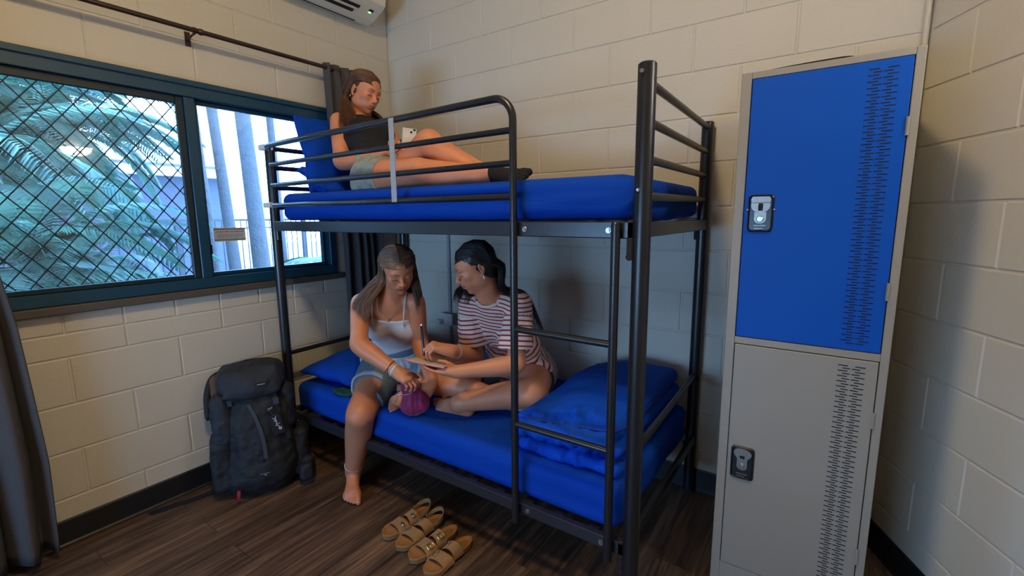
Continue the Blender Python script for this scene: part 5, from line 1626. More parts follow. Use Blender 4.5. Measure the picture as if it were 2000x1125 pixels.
ring('wristband', wrR * .62 + elR * .38, wrR - elR, .0345, .0022, M['band_teal'], p1, flat=3.0)
ring('bracelet', wrR * .97 + elR * .03, wrR - elR, .0290, .0016, M['gold'], p1)
ring('earring', Q(.0745, -.004, -.048), f_, .010, .0012, M['gold'], p1)
# phone
ph = thing('phone', (.80, -.575, 1.70), 'pale grey phone with two camera lenses held up over the knees', 'phone')
pc = A3(.802, -.602, 1.742); pf = unit(A3(.62, -.50, .42)); pr_ = unit(np.cross(pf, (0, 0, 1))); pu = np.cross(pr_, pf)
tl = .10; pr2 = unit(pr_ * math.cos(tl) + pu * math.sin(tl)); pu = unit(pu * math.cos(tl) - pr_ * math.sin(tl)); pr_ = pr2
MT = Matrix(((pr_[0], pf[0], pu[0], pc[0]), (pr_[1], pf[1], pu[1], pc[1]), (pr_[2], pf[2], pu[2], pc[2]), (0, 0, 0, 1)))
q = MB(); q.box((-.036, -.0035, -.074), (.036, .0038, .074), .006, MT); q.build('phone_body', M['phone'], ph, smooth=True)
q = MB(); q.box((-.0372, -.0025, -.0752), (.0372, .0028, .0752), .006, MT); q.build('phone_edge', M['phone_edge'], ph, smooth=True)
q = MB(); q.box((-.034, -.0042, -.071), (.034, -.0032, .071), .0005, MT); q.build('phone_screen', M['black'], ph)
q = MB(); q.box((-.033, .0034, .036), (.000, .0052, .070), .003, MT); q.build('camera_plate', M['phone'], ph, smooth=True)
for (a, b) in ((-.024, .061), (-.009, .046)):
    q = MB(); q.disc(pc + a * pr_ + b * pu + .005 * pf, pf, .0062, .0018, 18, .0004); q.build('camera_lens', M['black'], ph, smooth=True)
# ======== woman with light brown hair sitting on the edge of the lower bunk
H = A3(.660, -.610, .560); S = A3(.845, -.805, .965)
rh = unit(A3(-.85, -.50, 0)); rs = unit(A3(-.84, -.54, -.02))
shR, shL = A3(.722, -.888, .958), A3(.948, -.740, .960)
hipR, hipL = H + .085 * rh, H - .085 * rh
knR, anR = A3(.826, -1.005, .455), A3(.655, -.938, .085)
knL, anL = A3(1.020, -.560, .570), A3(.930, -.735, .545)
elR, wrR = A3(.868, -1.018, .800), A3(1.056, -.975, .700)
elL, wrL = A3(.918, -.698, .750), A3(1.085, -.785, .600)
HS = .93
hc = A3(.932, -.828, 1.128); hR = hframe((.72, -.42, -.46), -0.10)
nk = S + A3(.01, 0, .02)
p2 = thing('person', (.66, -.61, .463), 'woman with long light brown hair in a white camisole, one bare foot on the floor', 'person')
v = Vol((.42, -1.16, -.01), (1.25, -.44, 1.26), HB)
torso(v, H, S, rh, rs, belly=-.01)
shoulders(v, S, shR, shL, nk)
v.chain([S + A3(0, 0, -.02), S + A3(.025, -.005, .05), hc + A3(-.035, .010, -.055)], [.055, .045, .047], 0.02, 4)
head(v, hc, hR, HS, smile=.6)
arm(v, shR, elR, wrR); arm(v, shL, elL, wrL)
leg(v, hipR, knR, anR, thick=1.04); leg(v, hipL, knL, anL)
foot(v, anR, (.74, -.64, -.03), (.0, .0, 1), (.64, .74, 0))
foot(v, anL, (-.08, -1, -.12), (.30, -.05, .95), (.9, 0, -.3))
hand(v, wrR, (.80, .12, -.32), (-.25, .30, -.90), (.2, .9, .3), [(.6, .8, .5), (.7, .85, .5), (.75, .85, .5), (.8, .8, .5)], spread=.04, scale=.86)
hand(v, wrL, (.05, -.75, -.55), (-.7, -.1, -.6), (-.7, -.2, .5), [(.5, .7, .5)] * 4, spread=.03, scale=.86)
vol_obj('body', v, M['skin2'], p2, 2, {'mask': face_mask(hc, hR, HS, .6)})
up = unit(S - H); fs = np.cross(up, rs); fh = np.cross(up, rh)
# camisole: fitted bodice, gathered peplum, thin straps
t = Vol((.40, -1.05, .44), (1.15, -.40, 1.05), HB)
torso(t, H, S, rh, rs, .008, belly=-.01, low=False)
t.noise(.002, .05, 4)
t.half(S - .062 * up + .05 * fs, up * 1.0 - fs * .10)
t.half(H + .16 * up, -up)
for s, sh in ((1, shR), (-1, shL)): t.half(S + s * rs * .098, s * rs * 1.0 + up * .22)
t.shell(.0085)
vol_obj('camisole', t, M['cami'], p2, 2)
t = Vol((.38, -1.05, .44), (1.15, -.38, .95), HB)
for a, w in ((.185, .120), (.12, .140), (.05, .185), (-.02, .215)):
    t.ell(H + a * up + .006 * fh, (w + .012, w * .78, .06), np.array([rh, fh, up]), .04)
X = (t.lo[0] + t.h * np.arange(t.n[0]))[:, None, None]; Y = (t.lo[1] + t.h * np.arange(t.n[1]))[None, :, None]; Z = (t.lo[2] + t.h * np.arange(t.n[2]))[None, None, :]
qa = (X - H[0]) * rh[0] + (Y - H[1]) * rh[1] + (Z - H[2]) * rh[2]; qb = (X - H[0]) * fh[0] + (Y - H[1]) * fh[1] + (Z - H[2]) * fh[2]; qz = (X - H[0]) * up[0] + (Y - H[1]) * up[1] + (Z - H[2]) * up[2]
th_ = np.arctan2(qb, qa)
t.D = (t.D + .0045 * np.sin(th_ * 22 + 3 * np.sin(th_ * 3)) * np.clip((.20 - qz) / .15, 0, 1.1)).astype(np.float32)
t.half(H + .175 * up, up); t.half(H - .020 * up, -up - .15 * fh)
t.shell(.008)
vol_obj('peplum', t, M['cami'], p2, 2)
for s in (1, -1):
    a = S + s * rs * .075 - .10 * up + .083 * fs; b = S + s * rs * .078 + .045 * up + .005 * fs; c_ = S + s * rs * .070 - .06 * up - .088 * fs
    q = MB(); q.tube(spline([a, a + .055 * up + .008 * fs, b + .035 * fs - .008 * up, b, b - .03 * fs - .01 * up, c_], 6), .0032, 8, flat=.6)
    q.build('shoulder_strap', M['cami'], p2, smooth=True)
# denim shorts
t, base_shorts, cut = shorts_shape((.34, -1.02, .40), (1.15, -.34, .76), H, rh, up, (hipR, hipL), (knR, knL), .012, 5, (.245, .15, .10), .10, 1.04, .018)
vol_obj('shorts', t, M['denim'], p2, 2)
t.D = np.maximum(np.maximum(base_shorts - .004, cut - .004), -(cut + .018)).astype(np.float32); t.D = np.maximum(t.D, -(base_shorts + .006)).astype(np.float32)
vol_obj('shorts_hem', t, M['denimlight'], p2, 2, label='pale turned up denim hem')
# hair
Q = head_pts(hc, hR, HS)
hair_cap('hair', hc, hR, HS, M['hair2'], p2)
ph_ = [80, 46, 12, -18, -50, -85]
te_ = [.90, .92, .95, .95, .92, .86]
eR = [(Q(.078, .020, -.045), A3(.882, -.905, 1.030), A3(.880, -.950, .985), A3(.885, -.962, .935)), (Q(.084, .005, -.055), A3(.850, -.915, 1.030), A3(.835, -.958, .965), A3(.850, -.970, .880)), (Q(.086, -.02, -.060), A3(.815, -.905, 1.035), A3(.775, -.955, .955), A3(.790, -.965, .840)), (Q(.082, -.05, -.060), A3(.785, -.885, 1.035), A3(.735, -.940, .945), A3(.738, -.950, .81)), (Q(.065, -.08, -.06), A3(.765, -.860, 1.035), A3(.705, -.905, .94), A3(.700, -.900, .78)), (Q(.04, -.095, -.06), A3(.77, -.83, 1.03), A3(.70, -.85, .93), A3(.69, -.85, .76))]
eL = [(Q(-.078, .015, -.045), A3(.985, -.785, 1.045), A3(.990, -.780, .985), A3(.995, -.790, .94)), (Q(-.083, .0, -.055), A3(.980, -.760, 1.040), A3(.978, -.742, .965), A3(.98, -.760, .90)), (Q(-.084, -.025, -.06), A3(.950, -.725, 1.04), A3(.940, -.695, .95), A3(.94, -.69, .86)), (Q(-.078, -.055, -.06), A3(.90, -.715, 1.04), A3(.88, -.680, .95), A3(.86, -.67, .82)), (Q(-.055, -.085, -.06), A3(.83, -.75, 1.04), A3(.79, -.73, .94), A3(.76, -.72, .78)), (Q(-.02, -.095, -.06), A3(.79, -.79, 1.03), A3(.74, -.79, .93), A3(.71, -.79, .77))]
strands('hair_strands', [(.55, scalp(hc, hR, HS, 1, ph_, 8, te_, eR), .25, 1.0), (.45, scalp(hc, hR, HS, -1, ph_, 8, te_, eL), .0, .5)], M['hair2'], p2, 2800, seed=2, wave=.005, jit=.004)
# necklace, bracelets, anklet
r_, f_, u_ = hR
ncl = [S + rs * .058 + .045 * up + .020 * fs, S + rs * .045 + .000 * up + .070 * fs, S - .038 * up + .088 * fs, S - rs * .045 + .000 * up + .070 * fs, S - rs * .058 + .045 * up + .020 * fs]
q = MB(); q.tube(spline(ncl, 8), .0011, 6); q.build('necklace', M['necklace'], p2, smooth=True)
q = MB(); q.disc(S - .048 * up + .087 * fs, fs, .006, .003, 14, .001); q.build('necklace_pendant', M['necklace'], p2, smooth=True)
fa = lambda t_: elR * (1 - t_) + wrR * t_
ring('wristband', fa(.96), wrR - elR, .0290, .0022, M['band_blue'], p2, flat=2.6)
ring('bracelet', fa(.88), wrR - elR + A3(0, 0, .05), .0305, .0016, M['band_black'], p2)
ring('bracelet', fa(.83), wrR - elR + A3(0, .05, -.06), .0325, .0014, M['band_black'], p2)
ank = A3(.673, -.945, .126)
q = MB()
ring_ax = unit(A3(.30, -.12, 1)); ra = unit(np.cross(ring_ax, (0, 1, 0))); rb = np.cross(ring_ax, ra)
for i in range(26):
    t_ = 2 * PI * i / 26
    c_ = ank + (math.cos(t_) * ra + math.sin(t_) * rb) * .0435
    VV = []; FF = []
    for a in range(5):
        for b in range(6):
            ph_, th2 = PI * (a + .5) / 5, 2 * PI * b / 6
            VV.append(c_ + .0050 * np.array([math.sin(ph_) * math.cos(th2), math.sin(ph_) * math.sin(th2), math.cos(ph_)]))
    for a in range(4):
        for b in range(6): FF.append((a * 6 + b, a * 6 + (b + 1) % 6, (a + 1) * 6 + (b + 1) % 6, (a + 1) * 6 + b))
    FF += [tuple(range(6)), tuple(24 + b for b in range(6))[::-1]]
    q.add(VV, FF)
q.build('anklet', M['bead'], p2, smooth=True, sharp=None, label='white bead anklet')
# magenta pouch between the women
po = thing('pouch', (1.02, -.90, .463), 'magenta drawstring pouch on the bottom bunk between the two seated women', 'pouch')
v = Vol((.92, -.98, .44), (1.22, -.72, .68), .0035)
pcx = A3(1.045, -.880, .504)
v.ell(pcx, (.062, .052, .042), None, .02); v.ell(pcx + A3(.005, .002, .050), (.048, .042, .045), None, .03)
v.ell(pcx + A3(-.012, -.008, .095), (.040, .036, .030), None, .03)
v.ell(pcx + A3(.040, .018, .022), (.040, .038, .045), None, .02)
v.ell(pcx + A3(-.015, -.008, .128), (.026, .022, .030), None, .012, 'sub')
v.noise(.006, .03, 3, (1, 1, 1.8))
vol_obj('pouch_body', v, M['magenta'], po, 1)
q = MB(); q.tube(spline([pcx + A3(-.050, -.036, .075), pcx + A3(-.030, -.055, .066), pcx + A3(.012, -.050, .074), pcx + A3(.035, -.030, .082)], 6), .0026, 8); q.tube(spline([pcx + A3(-.028, -.058, .066), pcx + A3(-.034, -.066, .045), pcx + A3(-.030, -.068, .02)], 5), .0022, 8)
q.build('drawstring', M['necklace'], po, smooth=True)
# ======== woman in the striped T-shirt, cross-legged, writing
H = A3(1.262, -.300, .562); S = A3(1.335, -.625, .972)
rh = unit(A3(-1, -.10, 0)); rs = unit(A3(-.97, .02, -.10))
shR, shL = A3(1.197, -.635, .955), A3(1.475, -.640, .985)
hipR, hipL = H + .085 * rh, H - .085 * rh
knR, anR = A3(1.010, -.700, .560), A3(1.335, -.600, .512)
knL, anL = A3(1.520, -.590, .572), A3(1.225, -.765, .522)
elR, wrR = A3(1.215, -.625, .700), A3(1.252, -.840, .792)
elL, wrL = A3(1.505, -.705, .735), A3(1.325, -.885, .722)
HS = .93
hc = A3(1.322, -.740, 1.152); hR = hframe((-.58, -.68, -.42), 0.0)
nk = S + A3(0, -.02, .03)
p3 = thing('person', (1.285, -.295, .463), 'dark haired woman in a red striped T-shirt sitting cross-legged and writing', 'person')
v = Vol((.90, -1.06, .43), (1.72, -.12, 1.29), HB)
def core(v):
    torso(v, H, S, rh, rs)
    shoulders(v, S, shR, shL, nk)
    v.chain([S + A3(0, 0, -.02), S + A3(-.005, -.045, .055), hc + A3(.020, .030, -.055)], [.056, .047, .048], 0.02, 4)
core(v)
head(v, hc, hR, HS, smile=1.0, nose=1.04)
arm(v, shR, elR, wrR); arm(v, shL, elL, wrL)
leg(v, hipR, knR, anR, back=A3(.1, .3, -1) * 0 + unit(A3(.3, .9, 0))); leg(v, hipL, knL, anL, back=unit(A3(-.2, .9, .2)), thick=1.03)
foot(v, anL, (-.98, -.12, -.06), (-.10, -.62, .75), (0, .6, .7), L=.245)
foot(v, anR, (.95, .15, -.15), (.1, -.75, .65), (0, .5, .8))
tipsR, TR = hand(v, wrR, (-.62, -.62, .32), (-.30, -.05, -.95), (.05, .55, .75), [(.85, .85, .5), (.95, .9, .5), (1.05, .9, .5), (1.1, .9, .5)], thumb=[(.020, .012, .010), (.040, .040, .026), (.034, .066, .044), (.018, .084, .056)], spread=.02)
tipsL, TL = hand(v, wrL, (-.88, -.42, .05), (0, .1, 1), (-.4, .9, 0), [(.12, .2, .2)] * 4, thumb=[(.020, .012, .010), (.040, .040, .020), (.040, .068, .030), (.034, .092, .034)], spread=.04)
vol_obj('body', v, M['skin3'], p3, 2, {'mask': face_mask(hc, hR, HS, 1.0)})
up = unit(S - H); fs = np.cross(up, rs); fh = np.cross(up, rh)
# T-shirt, loose
def body_off(off):
    t = Vol((1.00, -.93, .44), (1.72, -.06, 1.10), HB)
    torso(t, H, S, rh, rs, off, low=True)
    shoulders(t, S, shR, shL, nk, off)
    for a, w, d in ((-.06, .185, .140), (.02, .172, .125), (.10, .150, .108), (.20, .145, .105)):
        t.ell(H + a * up - .008 * fh, (w + off, d + off, .08), np.array([rh, fh, up]), .03)
    t.cap(S, nk + up * .01, .072 + off, .062 + off, .02)
    sl = lambda sh, el, f_: sh * (1 - f_) + el * f_
    t.cap(hipL, hipL * .72 + knL * .28, .104 + off, .102 + off, .03); t.cap(hipR, hipR * .85 + knR * .15, .100 + off, .098 + off, .03)
    for sh, el in ((shR, elR), (shL, elL)):
        t.cap(sh, sl(sh, el, .78), .050 + off, .069 + off, .025)
    return t
t = body_off(.008)
c_ = Vol((1.00, -.93, .44), (1.72, -.06, 1.10), HB); core(c_); c_.cap(shR, shR*.3+elR*.7, .038, .034, .02); c_.cap(shL, shL*.3+elL*.7, .038, .034, .02)
t.noise(.008, .075, 14, (1, 1, 1.3)); t.noise(.003, .03, 3)
t.wrap(c_, .006)
t.cap(nk + .062 * up + .012 * fs, nk + .19 * up + .02 * fs, .064, .085, .004, 'sub')
X = (t.lo[0] + t.h * np.arange(t.n[0]))[:, None, None]; Y = (t.lo[1] + t.h * np.arange(t.n[1]))[None, :, None]; Z = (t.lo[2] + t.h * np.arange(t.n[2]))[None, None, :]
def seg_par(X, Y, Z, a, b):
    ba = b - a; return ((X - a[0]) * ba[0] + (Y - a[1]) * ba[1] + (Z - a[2]) * ba[2]) / (ba @ ba)
def seg_dist(X, Y, Z, a, b, tt):
    ba = b - a; tt = np.clip(tt, 0, 1); return np.sqrt((X - a[0] - tt * ba[0]) ** 2 + (Y - a[1] - tt * ba[1]) ** 2 + (Z - a[2] - tt * ba[2]) ** 2)
cut = None
for sh, el in ((shR, elR), (shL, elL)):
    tt = seg_par(X, Y, Z, sh, el); dd = seg_dist(X, Y, Z, sh, el, tt)
    torso_d = seg_dist(X, Y, Z, H, S, seg_par(X, Y, Z, H, S))
    c_ = np.where(dd + .035 < torso_d, (tt - .74) * .26, -1.0)
    cut = c_ if cut is None else np.maximum(cut, c_)
t.D = np.maximum(t.D, cut).astype(np.float32)
t.half(H - .050 * up, -up + .20 * fs)
t.shell(.009)
def stripe(V):
    X, Y, Z = V[:, 0], V[:, 1], V[:, 2]
    uu, ff = (V - H) @ up, (V - H) @ fs
    val = (uu - np.clip((uu - .40) / .06, 0, 1) * .8 * (ff - .08)) / .0222 + 40 + .6 * ff
    td = seg_dist(X, Y, Z, H, S, seg_par(X, Y, Z, H, S))
    for sh, el in ((shR, elR), (shL, elL)):
        tt = seg_par(X, Y, Z, sh, el); dd = seg_dist(X, Y, Z, sh, el, tt)
        v0 = (sh * .82 + el * .18 - H) @ up / .0222 + 40
        m = (dd + .035 < td) & (tt > .18)
        val = np.where(m, v0 - (tt - .18) * .26 / .0215, val)
    return val
vol_obj('t_shirt', t, M['stripe'], p3, 2, {'stripe': stripe})
rib = ring('collar', nk + .026 * up + .004 * fs, up + .12 * fs, .066, .0065, mat('cream_rib', (.62, .54, .47), .85), p3, flat=1.2, n=40)
# shorts
t, _, _ = shorts_shape((1.00, -.78, .42), (1.70, -.10, .76), H, rh, up, (hipR, hipL), (knR, knL), .010, 5, (.20, .17, 0.), .05, 1.0, .006)
vol_obj('shorts', t, M['denimdark'], p3, 2)
# hair: smooth dark, pulled back behind the ear and down the back
Q = head_pts(hc, hR, HS)
hair_cap('hair', hc, hR, HS, M['hair3'], p3)
ph_ = [80, 46, 12, -18, -50, -85]
te_ = [.62, .66, .74, .84, .90, .86]
eN = [(Q(-.080, -.045, .012), Q(-.074, -.085, -.040), A3(1.430, -.705, 1.050), A3(1.500, -.640, 1.005), A3(1.560, -.575, .87)), (Q(-.081, -.05, .008), Q(-.072, -.092, -.045), A3(1.430, -.685, 1.055), A3(1.500, -.610, 1.015), A3(1.550, -.54, .84)), (Q(-.081, -.058, .000), Q(-.065, -.100, -.05), A3(1.415, -.660, 1.06), A3(1.475, -.570, 1.015), A3(1.525, -.49, .81)), (Q(-.078, -.068, -.010), Q(-.055, -.106, -.05), A3(1.400, -.640, 1.06), A3(1.445, -.535, 1.00), A3(1.49, -.45, .79)), (Q(-.06, -.090, -.02), Q(-.035, -.110, -.055), A3(1.375, -.63, 1.06), A3(1.40, -.52, 1.00), A3(1.44, -.43, .79)), (Q(-.03, -.105, -.02), Q(-.015, -.112, -.06), A3(1.355, -.62, 1.06), A3(1.37, -.51, .99), A3(1.40, -.42, .78))]
eF = [(Q(.080, -.02, -.01), Q(.078, -.03, -.055), A3(1.222, -.735, 1.05), A3(1.212, -.760, 1.02), A3(1.208, -.765, .985)), (Q(.082, -.03, -.01), Q(.080, -.05, -.05), A3(1.232, -.705, 1.055), A3(1.222, -.725, 1.01), A3(1.215, -.745, .965)), (Q(.080, -.05, -.01), Q(.074, -.07, -.05), A3(1.255, -.665, 1.06), A3(1.245, -.63, 1.0), A3(1.24, -.60, .93)), (Q(.072, -.07, -.02), Q(.06, -.09, -.05), A3(1.29, -.635, 1.06), A3(1.285, -.55, 1.0), A3(1.28, -.47, .86)), (Q(.05, -.095, -.02), Q(.035, -.105, -.055), A3(1.32, -.625, 1.06), A3(1.325, -.53, 1.0), A3(1.34, -.44, .80)), (Q(.02, -.105, -.02), Q(.01, -.112, -.06), A3(1.34, -.62, 1.06), A3(1.35, -.52, .99), A3(1.37, -.43, .79))]
strands('hair_strands', [(.6, scalp(hc, hR, HS, -1, ph_, 30, te_, eN), 0, 1), (.4, scalp(hc, hR, HS, 1, ph_, 20, te_, eF), 0, 1)], M['hair3'], p3, 2800, seed=3, wave=.002, jit=.003)
r_, f_, u_ = hR
q = MB(); q.tube([Q(-.0795, -.004, -.036), Q(-.080, -.003, -.052)], [.0035, .0050], 10); q.build('earring', M['bead'], p3, smooth=True)
ring('earring', Q(-.0790, -.004, -.040), f_, .0085, .0014, M['necklace'], p3)
fa = lambda t_: elR * (1 - t_) + wrR * t_
ring('wristband', fa(.80), wrR - elR, .0300, .0024, M['band_blue'], p3, flat=2.4)
ring('hair_tie', fa(.94), wrR - elR, .0275, .0020, M['band_black'], p3)
fl = lambda t_: elL * (1 - t_) + wrL * t_
# pen
pn = thing('pen', (1.16, -.93, .78), 'dark two tone pen held upright by the woman in stripes', 'pen')
pt_, pb_ = A3(1.128, -.885, .898), A3(1.168, -.915, .772)
q = MB(); q.tube([pt_ * .97 + pb_ * .03, pb_ * .93 + pt_ * .07, pb_], [.0056, .0062, .0020], 14); q.build('pen_barrel', M['pen_black'], pn, smooth=True)
q = MB(); q.tube([pt_ + (pt_ - pb_) * .03, pt_ * .97 + pb_ * .03], [.0045, .0064], 12); q.build('pen_button', M['chrome'], pn, smooth=True)
q = MB(); q.tube([pt_ + A3(-.006, -.004, -.004), pt_ * .68 + pb_ * .32 + A3(-.006, -.005, 0)], .0020, 8); q.build('pen_clip', M['chrome'], pn, smooth=True)
# open notebook / passport style booklet resting on the left hand
nb = thing('notebook', (1.19, -.945, .745), 'open small red booklet resting on the hand of the woman in stripes', 'notebook')
ex = unit(A3(-.93, -.36, .05)); ey = unit(A3(.22, -.75, .17)); ey = unit(ey - ex * (ex @ ey)); ez = np.cross(ex, ey); ez = ez if ez[2] > 0 else -ez
O = A3(1.200, -.915, .746)
def sheet(name, x0, x1, y0, y1, tilt, h0, h1, mt):
    exx = unit(ex * math.cos(tilt) + ez * math.sin(tilt)); ezz = unit(np.cross(exx, ey)); ezz = ezz if ezz[2] > 0 else -ezz
    q = MB(); q.prism([(x0, y0), (x1, y0), (x1, y1), (x0, y1)], O, exx, ey, ezz, h0, h1); return q.build(name, mt, nb)
sheet('cover', 0, .092, -.058, .058, .10, -.0022, 0, M['cover_red']); sheet('cover', -.092, 0, -.058, .058, .06, -.0022, 0, M['cover_red'])
sheet('page', .002, .088, -.054, .054, .10, .0004, .0030, M['paper']); sheet('page', -.088, -.002, -.054, .054, .06, .0004, .0040, M['paper'])
sheet('edge_trim', -.0925, -.086, -.0585, .0585, .06, -.0024, .0044, M['cover_purple'])
# ---------------------------------------------------------------- hiking backpack leaning on the window wall
bpk = thing('backpack', (.27, -1.19, 0), 'large dark grey hiking backpack standing on the floor against the window wall', 'backpack')
bo = A3(.262, -1.185, .0); bf = unit(A3(.90, -.43, 0)); bw = unit(A3(.43, .90, 0)); bu = unit(A3(0, 0, 1) - .13 * bf - .03 * bw)
bf2 = unit(bf - bu * (bf @ bu)); BR = np.array([bw, bf2, bu])
LP = lambda a, b, z: bo + a * bw + b * bf2 + z * bu
def bvol(): return Vol((-.02, -1.52, -.02), (.62, -.90, .72), .004)
def wrinkle(v, k, sd=1): v.noise(.007 * k, .07, sd, (1, 1, 1.4)); v.noise(.0035 * k, .03, sd + 5, (1.4, 1.4, 1))
def floor_clip(v): v.half((0, 0, .002), (0, 0, -1))
v = bvol()
v.rbox(LP(0, -.01, .29), (.150, .115, .275), .085, BR, .03)
v.ell(LP(0, .045, .145), (.170, .115, .150), BR, .05)
v.ell(LP(0, .070, .33), (.135, .085, .19), BR, .04)
v.ell(LP(0, .060, .505), (.130, .075, .050), BR, .03)
v.ell(LP(0, .02, .09), (.165, .13, .095), BR, .05)
wrinkle(v, 1.0, 2); floor_clip(v)
vol_obj('pack_body', v, M['packdark'], bpk, 2)
body_v = v
def surf(v, a, z, b0=.30):
    for b in np.arange(b0, -.1, -.002):
        q = np.rint((LP(a, b, z) - v.lo) / v.h).astype(int)
        if np.all(q >= 0) and np.all(q < v.n) and v.D[tuple(q)] < .001: return LP(a, b, z)
    return LP(a, 0, z)
v = bvol()
v.rbox(LP(-.005, -.005, .585), (.148, .135, .055), .052, BR, .02)
v.ell(LP(-.005, .105, .545), (.140, .050, .050), BR, .035)
v.ell(LP(.02, -.01, .615), (.11, .09, .035), BR, .04)
v.ell(LP(-.01, .135, .515), (.125, .018, .030), BR, .02)
wrinkle(v, .8, 7)
vol_obj('lid', v, M['packlid'], bpk, 2); lid_v = v
for nm, c, hs, sd in (('side_pocket', (-.168, .015, .180), (.052, .090, .145), 11), ('side_pocket', (.178, .010, .160), (.045, .080, .125), 13), ('side_pouch', (-.148, .045, .390), (.045, .070, .130), 15), ('side_pouch', (.140, .035, .410), (.035, .065, .12), 17)):
    v = bvol(); v.rbox(LP(*c), hs, .038, BR, .02); wrinkle(v, 1.0, sd); floor_clip(v)
    vol_obj(nm, v, M['packdark'] if 'pocket' in nm else M['packlid'], bpk, 2)
v = bvol(); v.rbox(LP(-.160, -.075, .515), (.030, .035, .075), .022, BR, .02); vol_obj('back_padding', v, M['brownfoam'], bpk, 1, label='brown foam back padding')
v = bvol(); v.chain([LP(-.13, -.10, .600), LP(-.178, -.10, .570), LP(-.205, -.09, .50), LP(-.212, -.07, .43), LP(-.215, -.06, .38)], [.012, .014, .014, .012, .008], .01); vol_obj('shoulder_strap', v, M['packdark'], bpk, 1)
v = bvol(); v.rbox(LP(.205, .03, .075), (.030, .075, .055), .025, BR, .02); v.rbox(LP(.190, .10, .06), (.03, .04, .045), .02, BR, .02); wrinkle(v, .8, 21); floor_clip(v); vol_obj('hip_belt', v, M['packdark'], bpk, 1)
def ribbon(name, pts, w, mt, parent, th=.0022, side=None, n=5):
    P = spline(pts, n); side = bw if side is None else side
    T = np.gradient(P, axis=0); T /= np.linalg.norm(T, axis=1, keepdims=True)
    S_ = np.broadcast_to(side, P.shape); N_ = np.cross(S_, T); N_ /= np.linalg.norm(N_, axis=1, keepdims=True) + 1e-9
    V = np.concatenate([P - S_ * w / 2 + N_ * th, P + S_ * w / 2 + N_ * th, P + S_ * w / 2 - N_ * th, P - S_ * w / 2 - N_ * th]); m = len(P); F = []
    for i in range(m - 1):
        for j in range(4): F.append((j * m + i, ((j + 1) % 4) * m + i, ((j + 1) % 4) * m + i + 1, j * m + i + 1))
    F += [(0, m, 2 * m, 3 * m), (m - 1, 4 * m - 1, 3 * m - 1, 2 * m - 1)]
    o = make(name, V, F, mt, parent, smooth=True); fix_normals(o.data); o.data.set_sharp_from_angle(angle=math.radians(50)); return o
up1 = bf2 * .003
ribbon('zip_strip', [surf(body_v, -.030 + .045 * t ** .8 + .012 * math.sin(3 * t), .46 - .27 * t) + up1 for t in np.linspace(0, 1, 7)], .017, M['stripzip'], bpk)
q = MB(); q.disc(surf(body_v, .004, .180) + up1, bf2, .006, .004, 12); q.build('zip_pull', M['latch_black'], bpk, smooth=True)
for a0, z0, a1, z1 in ((-.105, .52, -.120, .40), (.085, .515, .098, .36), (.120, .45, .128, .25), (-.135, .40, -.140, .22)):
    ribbon('lid_strap', [surf(body_v, a0 + (a1 - a0) * t, z0 + (z1 - z0) * t) + up1 * 1.6 for t in np.linspace(0, 1, 6)], .017, M['strap'], bpk)
for a, z in ((-.108, .475), (.090, .455)):
    c = surf(body_v, a, z) + up1 * 2
    q = MB(); q.box((-.014, -.004, -.018), (.014, .005, .018), .003, Matrix((( *[bw[0], bf2[0], bu[0]], c[0]), (bw[1], bf2[1], bu[1], c[1]), (bw[2], bf2[2], bu[2], c[2]), (0, 0, 0, 1)))); q.build('strap_buckle', M['stripzip'], bpk, smooth=True)
def bmat(c, ex, ey, ez): return Matrix(((ex[0], ey[0], ez[0], c[0]), (ex[1], ey[1], ez[1], c[1]), (ex[2], ey[2], ez[2], c[2]), (0, 0, 0, 1)))
c = surf(lid_v, .035, .553) + up1
q = MB(); q.box((-.024, -.001, -.009), (.024, .0012, .009), .0005, bmat(c, bw, bf2, bu)); lp = q.build('logo_patch', M['strap'], bpk)
q = MB()
for k in range(6): q.box((-.0165 + k * .0057, .0012, -.0022), (-.0165 + k * .0057 + .0042, .0018, .0022), 0, bmat(c, bw, bf2, bu))
q.build('logo_lettering', M['grey_plastic'], lp)
c = surf(body_v, .005, .115) + up1 * .6
q = MB()
for k in range(7): q.box((-.020 + k * .0058, 0, .004), (-.020 + k * .0058 + .004, .0012, .0065), 0, bmat(c, bw, bf2, bu))
q.box((-.004, 0, -.004), (.006, .0012, 0), 0, bmat(c, bw, bf2, bu)); q.build('base_lettering', M['grey_plastic'], bpk)
q = MB(); q.tube(spline([LP(-.07, -.05, .635), LP(-.03, -.03, .652), LP(.03, -.02, .655), LP(.06, -.02, .640)], 6), .0022, 8); q.build('haul_loop', M['strap'], bpk, smooth=True)
q = MB(); q.tube([surf(body_v, -.165, .245) + up1, surf(body_v, -.163, .215) + up1], .003, 8); q.build('zip_pull', M['chrome'], bpk, smooth=True)
ribbon('red_trim', [LP(-.115, .135, .055), LP(-.118, .14, .03), LP(-.12, .135, .012)], .014, M['red'], bpk)
ribbon('red_trim', [LP(.222, .045, .118), LP(.232, .055, .112), LP(.236, .07, .106)], .016, M['red'], bpk, side=bu)
ribbon('belt_webbing', [A3(.130, -1.330, .020), A3(.105, -1.42, .006), A3(.078, -1.52, .005), A3(.055, -1.62, .006)], .034, M['strap'], bpk, th=.003, side=unit(A3(.95, .25, 0)))
